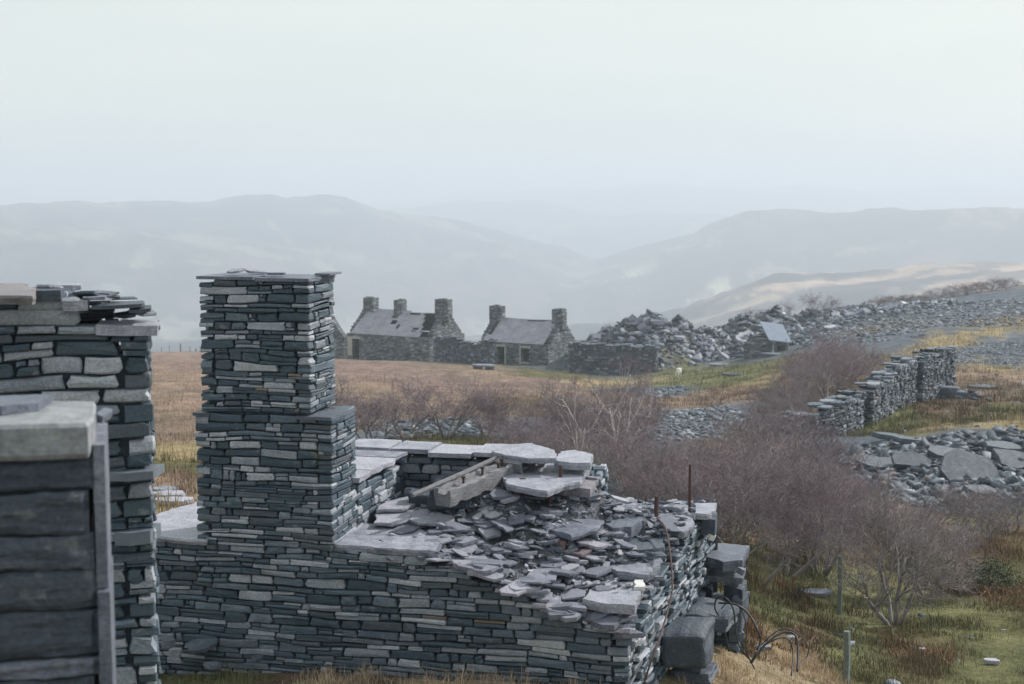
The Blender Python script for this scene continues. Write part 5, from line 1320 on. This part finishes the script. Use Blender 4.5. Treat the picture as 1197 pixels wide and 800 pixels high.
# gorse
mb = MB()
for k in range(2600):
    t = rnd.random()*6.28; ph = rnd.random()**.5; rr2 = rnd.uniform(.55,1)*(1+.2*math.sin(t*3)); x = math.cos(t)*rr2*.62*ph; y = math.sin(t)*rr2*.5*ph; z = rnd.random()*.62*(1-.6*ph*ph); s = .035
    d = Vector((rnd.gauss(0,1),rnd.gauss(0,1),rnd.gauss(.3,1))).normalized()*s*1.6; w = d.cross(Vector((rnd.gauss(0,1),rnd.gauss(0,1),1))).normalized()*s*.3
    mb.add([(x-w.x,y-w.y,z-w.z),(x+w.x,y+w.y,z+w.z),(x+d.x,y+d.y,z+d.z)], [(0,1,2)], rnd.random())
o = mb.build('gorse_bush', simple('gorse', (.045,.07,.035), .9, 6, .5)); p = ground_hit(1155, 692, 15, 40); o.location = p; tag(o, 'dark green gorse bush at the right edge under the thicket', 'bush')

# ------------------------------------------------------------------ haze
hz = MB(); hz.box(-9600, 9600, -9600, 9600, -330, 90)
m = bpy.data.materials.new('haze'); m.use_nodes = True; nt = m.node_tree; nt.nodes.clear()
out = nt.nodes.new('ShaderNodeOutputMaterial'); pv = nt.nodes.new('ShaderNodeVolumePrincipled')
pv.inputs['Color'].default_value = (.81,.885,1.0,1); pv.inputs['Density'].default_value = .00066; pv.inputs['Anisotropy'].default_value = .12
nt.links.new(pv.outputs[0], out.inputs['Volume'])
tag(hz.build('haze', m), 'pale blue winter haze filling the valley', 'haze', kind='stuff')

# ------------------------------------------------------------------ light, sky, camera
SUN_EL, SUN_AZ = R(36), R(58)     # azimuth clockwise from the view direction (+Y)
w = bpy.data.worlds.new("World"); SC.world = w; w.use_nodes = True; nt = w.node_tree; nt.nodes.clear()
out = nt.nodes.new('ShaderNodeOutputWorld'); bg = nt.nodes.new('ShaderNodeBackground'); L(nt, bg.outputs[0], out.inputs[0])
sky = N(nt, 'ShaderNodeTexSky'); sky.sky_type = 'NISHITA'; sky.sun_disc = False; sky.sun_elevation = SUN_EL; sky.sun_rotation = SUN_AZ
sky.altitude = 300; sky.air_density = 1; sky.dust_density = 4; sky.ozone_density = 1
tc = N(nt, 'ShaderNodeTexCoord'); mp = N(nt, 'ShaderNodeMapping'); mp.inputs['Scale'].default_value = (1, 1, 5); L(nt, tc.outputs['Generated'], mp.inputs[0])
nn = noise_n(nt, 2.2, 5, .55, mp.outputs[0]); cl = ramp(nt, nn.outputs[0], [(.3, (4.8,5.35,5.1)), (.7, (5.7,6.0,5.5))])
L(nt, mixc(nt, .86, sky.outputs[0], cl.outputs[0]), bg.inputs[0]); bg.inputs[1].default_value = .1
sl = bpy.data.lights.new('sun', 'SUN'); sl.energy = 2.7; sl.angle = R(1.8); sl.color = (1, .95, .90)
so = bpy.data.objects.new('sun', sl); COL.objects.link(so)
sd = Vector((math.sin(SUN_AZ)*math.cos(SUN_EL), math.cos(SUN_AZ)*math.cos(SUN_EL), math.sin(SUN_EL)))
so.rotation_euler = sd.to_track_quat('Z', 'Y').to_euler(); so.location = sd*50
cam = bpy.data.cameras.new('camera'); co = bpy.data.objects.new('camera', cam); COL.objects.link(co); SC.camera = co
cam.sensor_width = 36; cam.lens = 36*F/1197; co.rotation_euler = (PI/2-TH, 0, 0); cam.clip_start = .1; cam.clip_end = 40000
cam.dof.use_dof = True; cam.dof.focus_distance = 14; cam.dof.aperture_fstop = 4.0
vs_ = SC.view_settings; vs_.view_transform = 'Standard'; vs_.look = 'None'; vs_.gamma = 1; vs_.exposure = .68; vs_.use_curve_mapping = False
SC.cycles.volume_bounces = 1
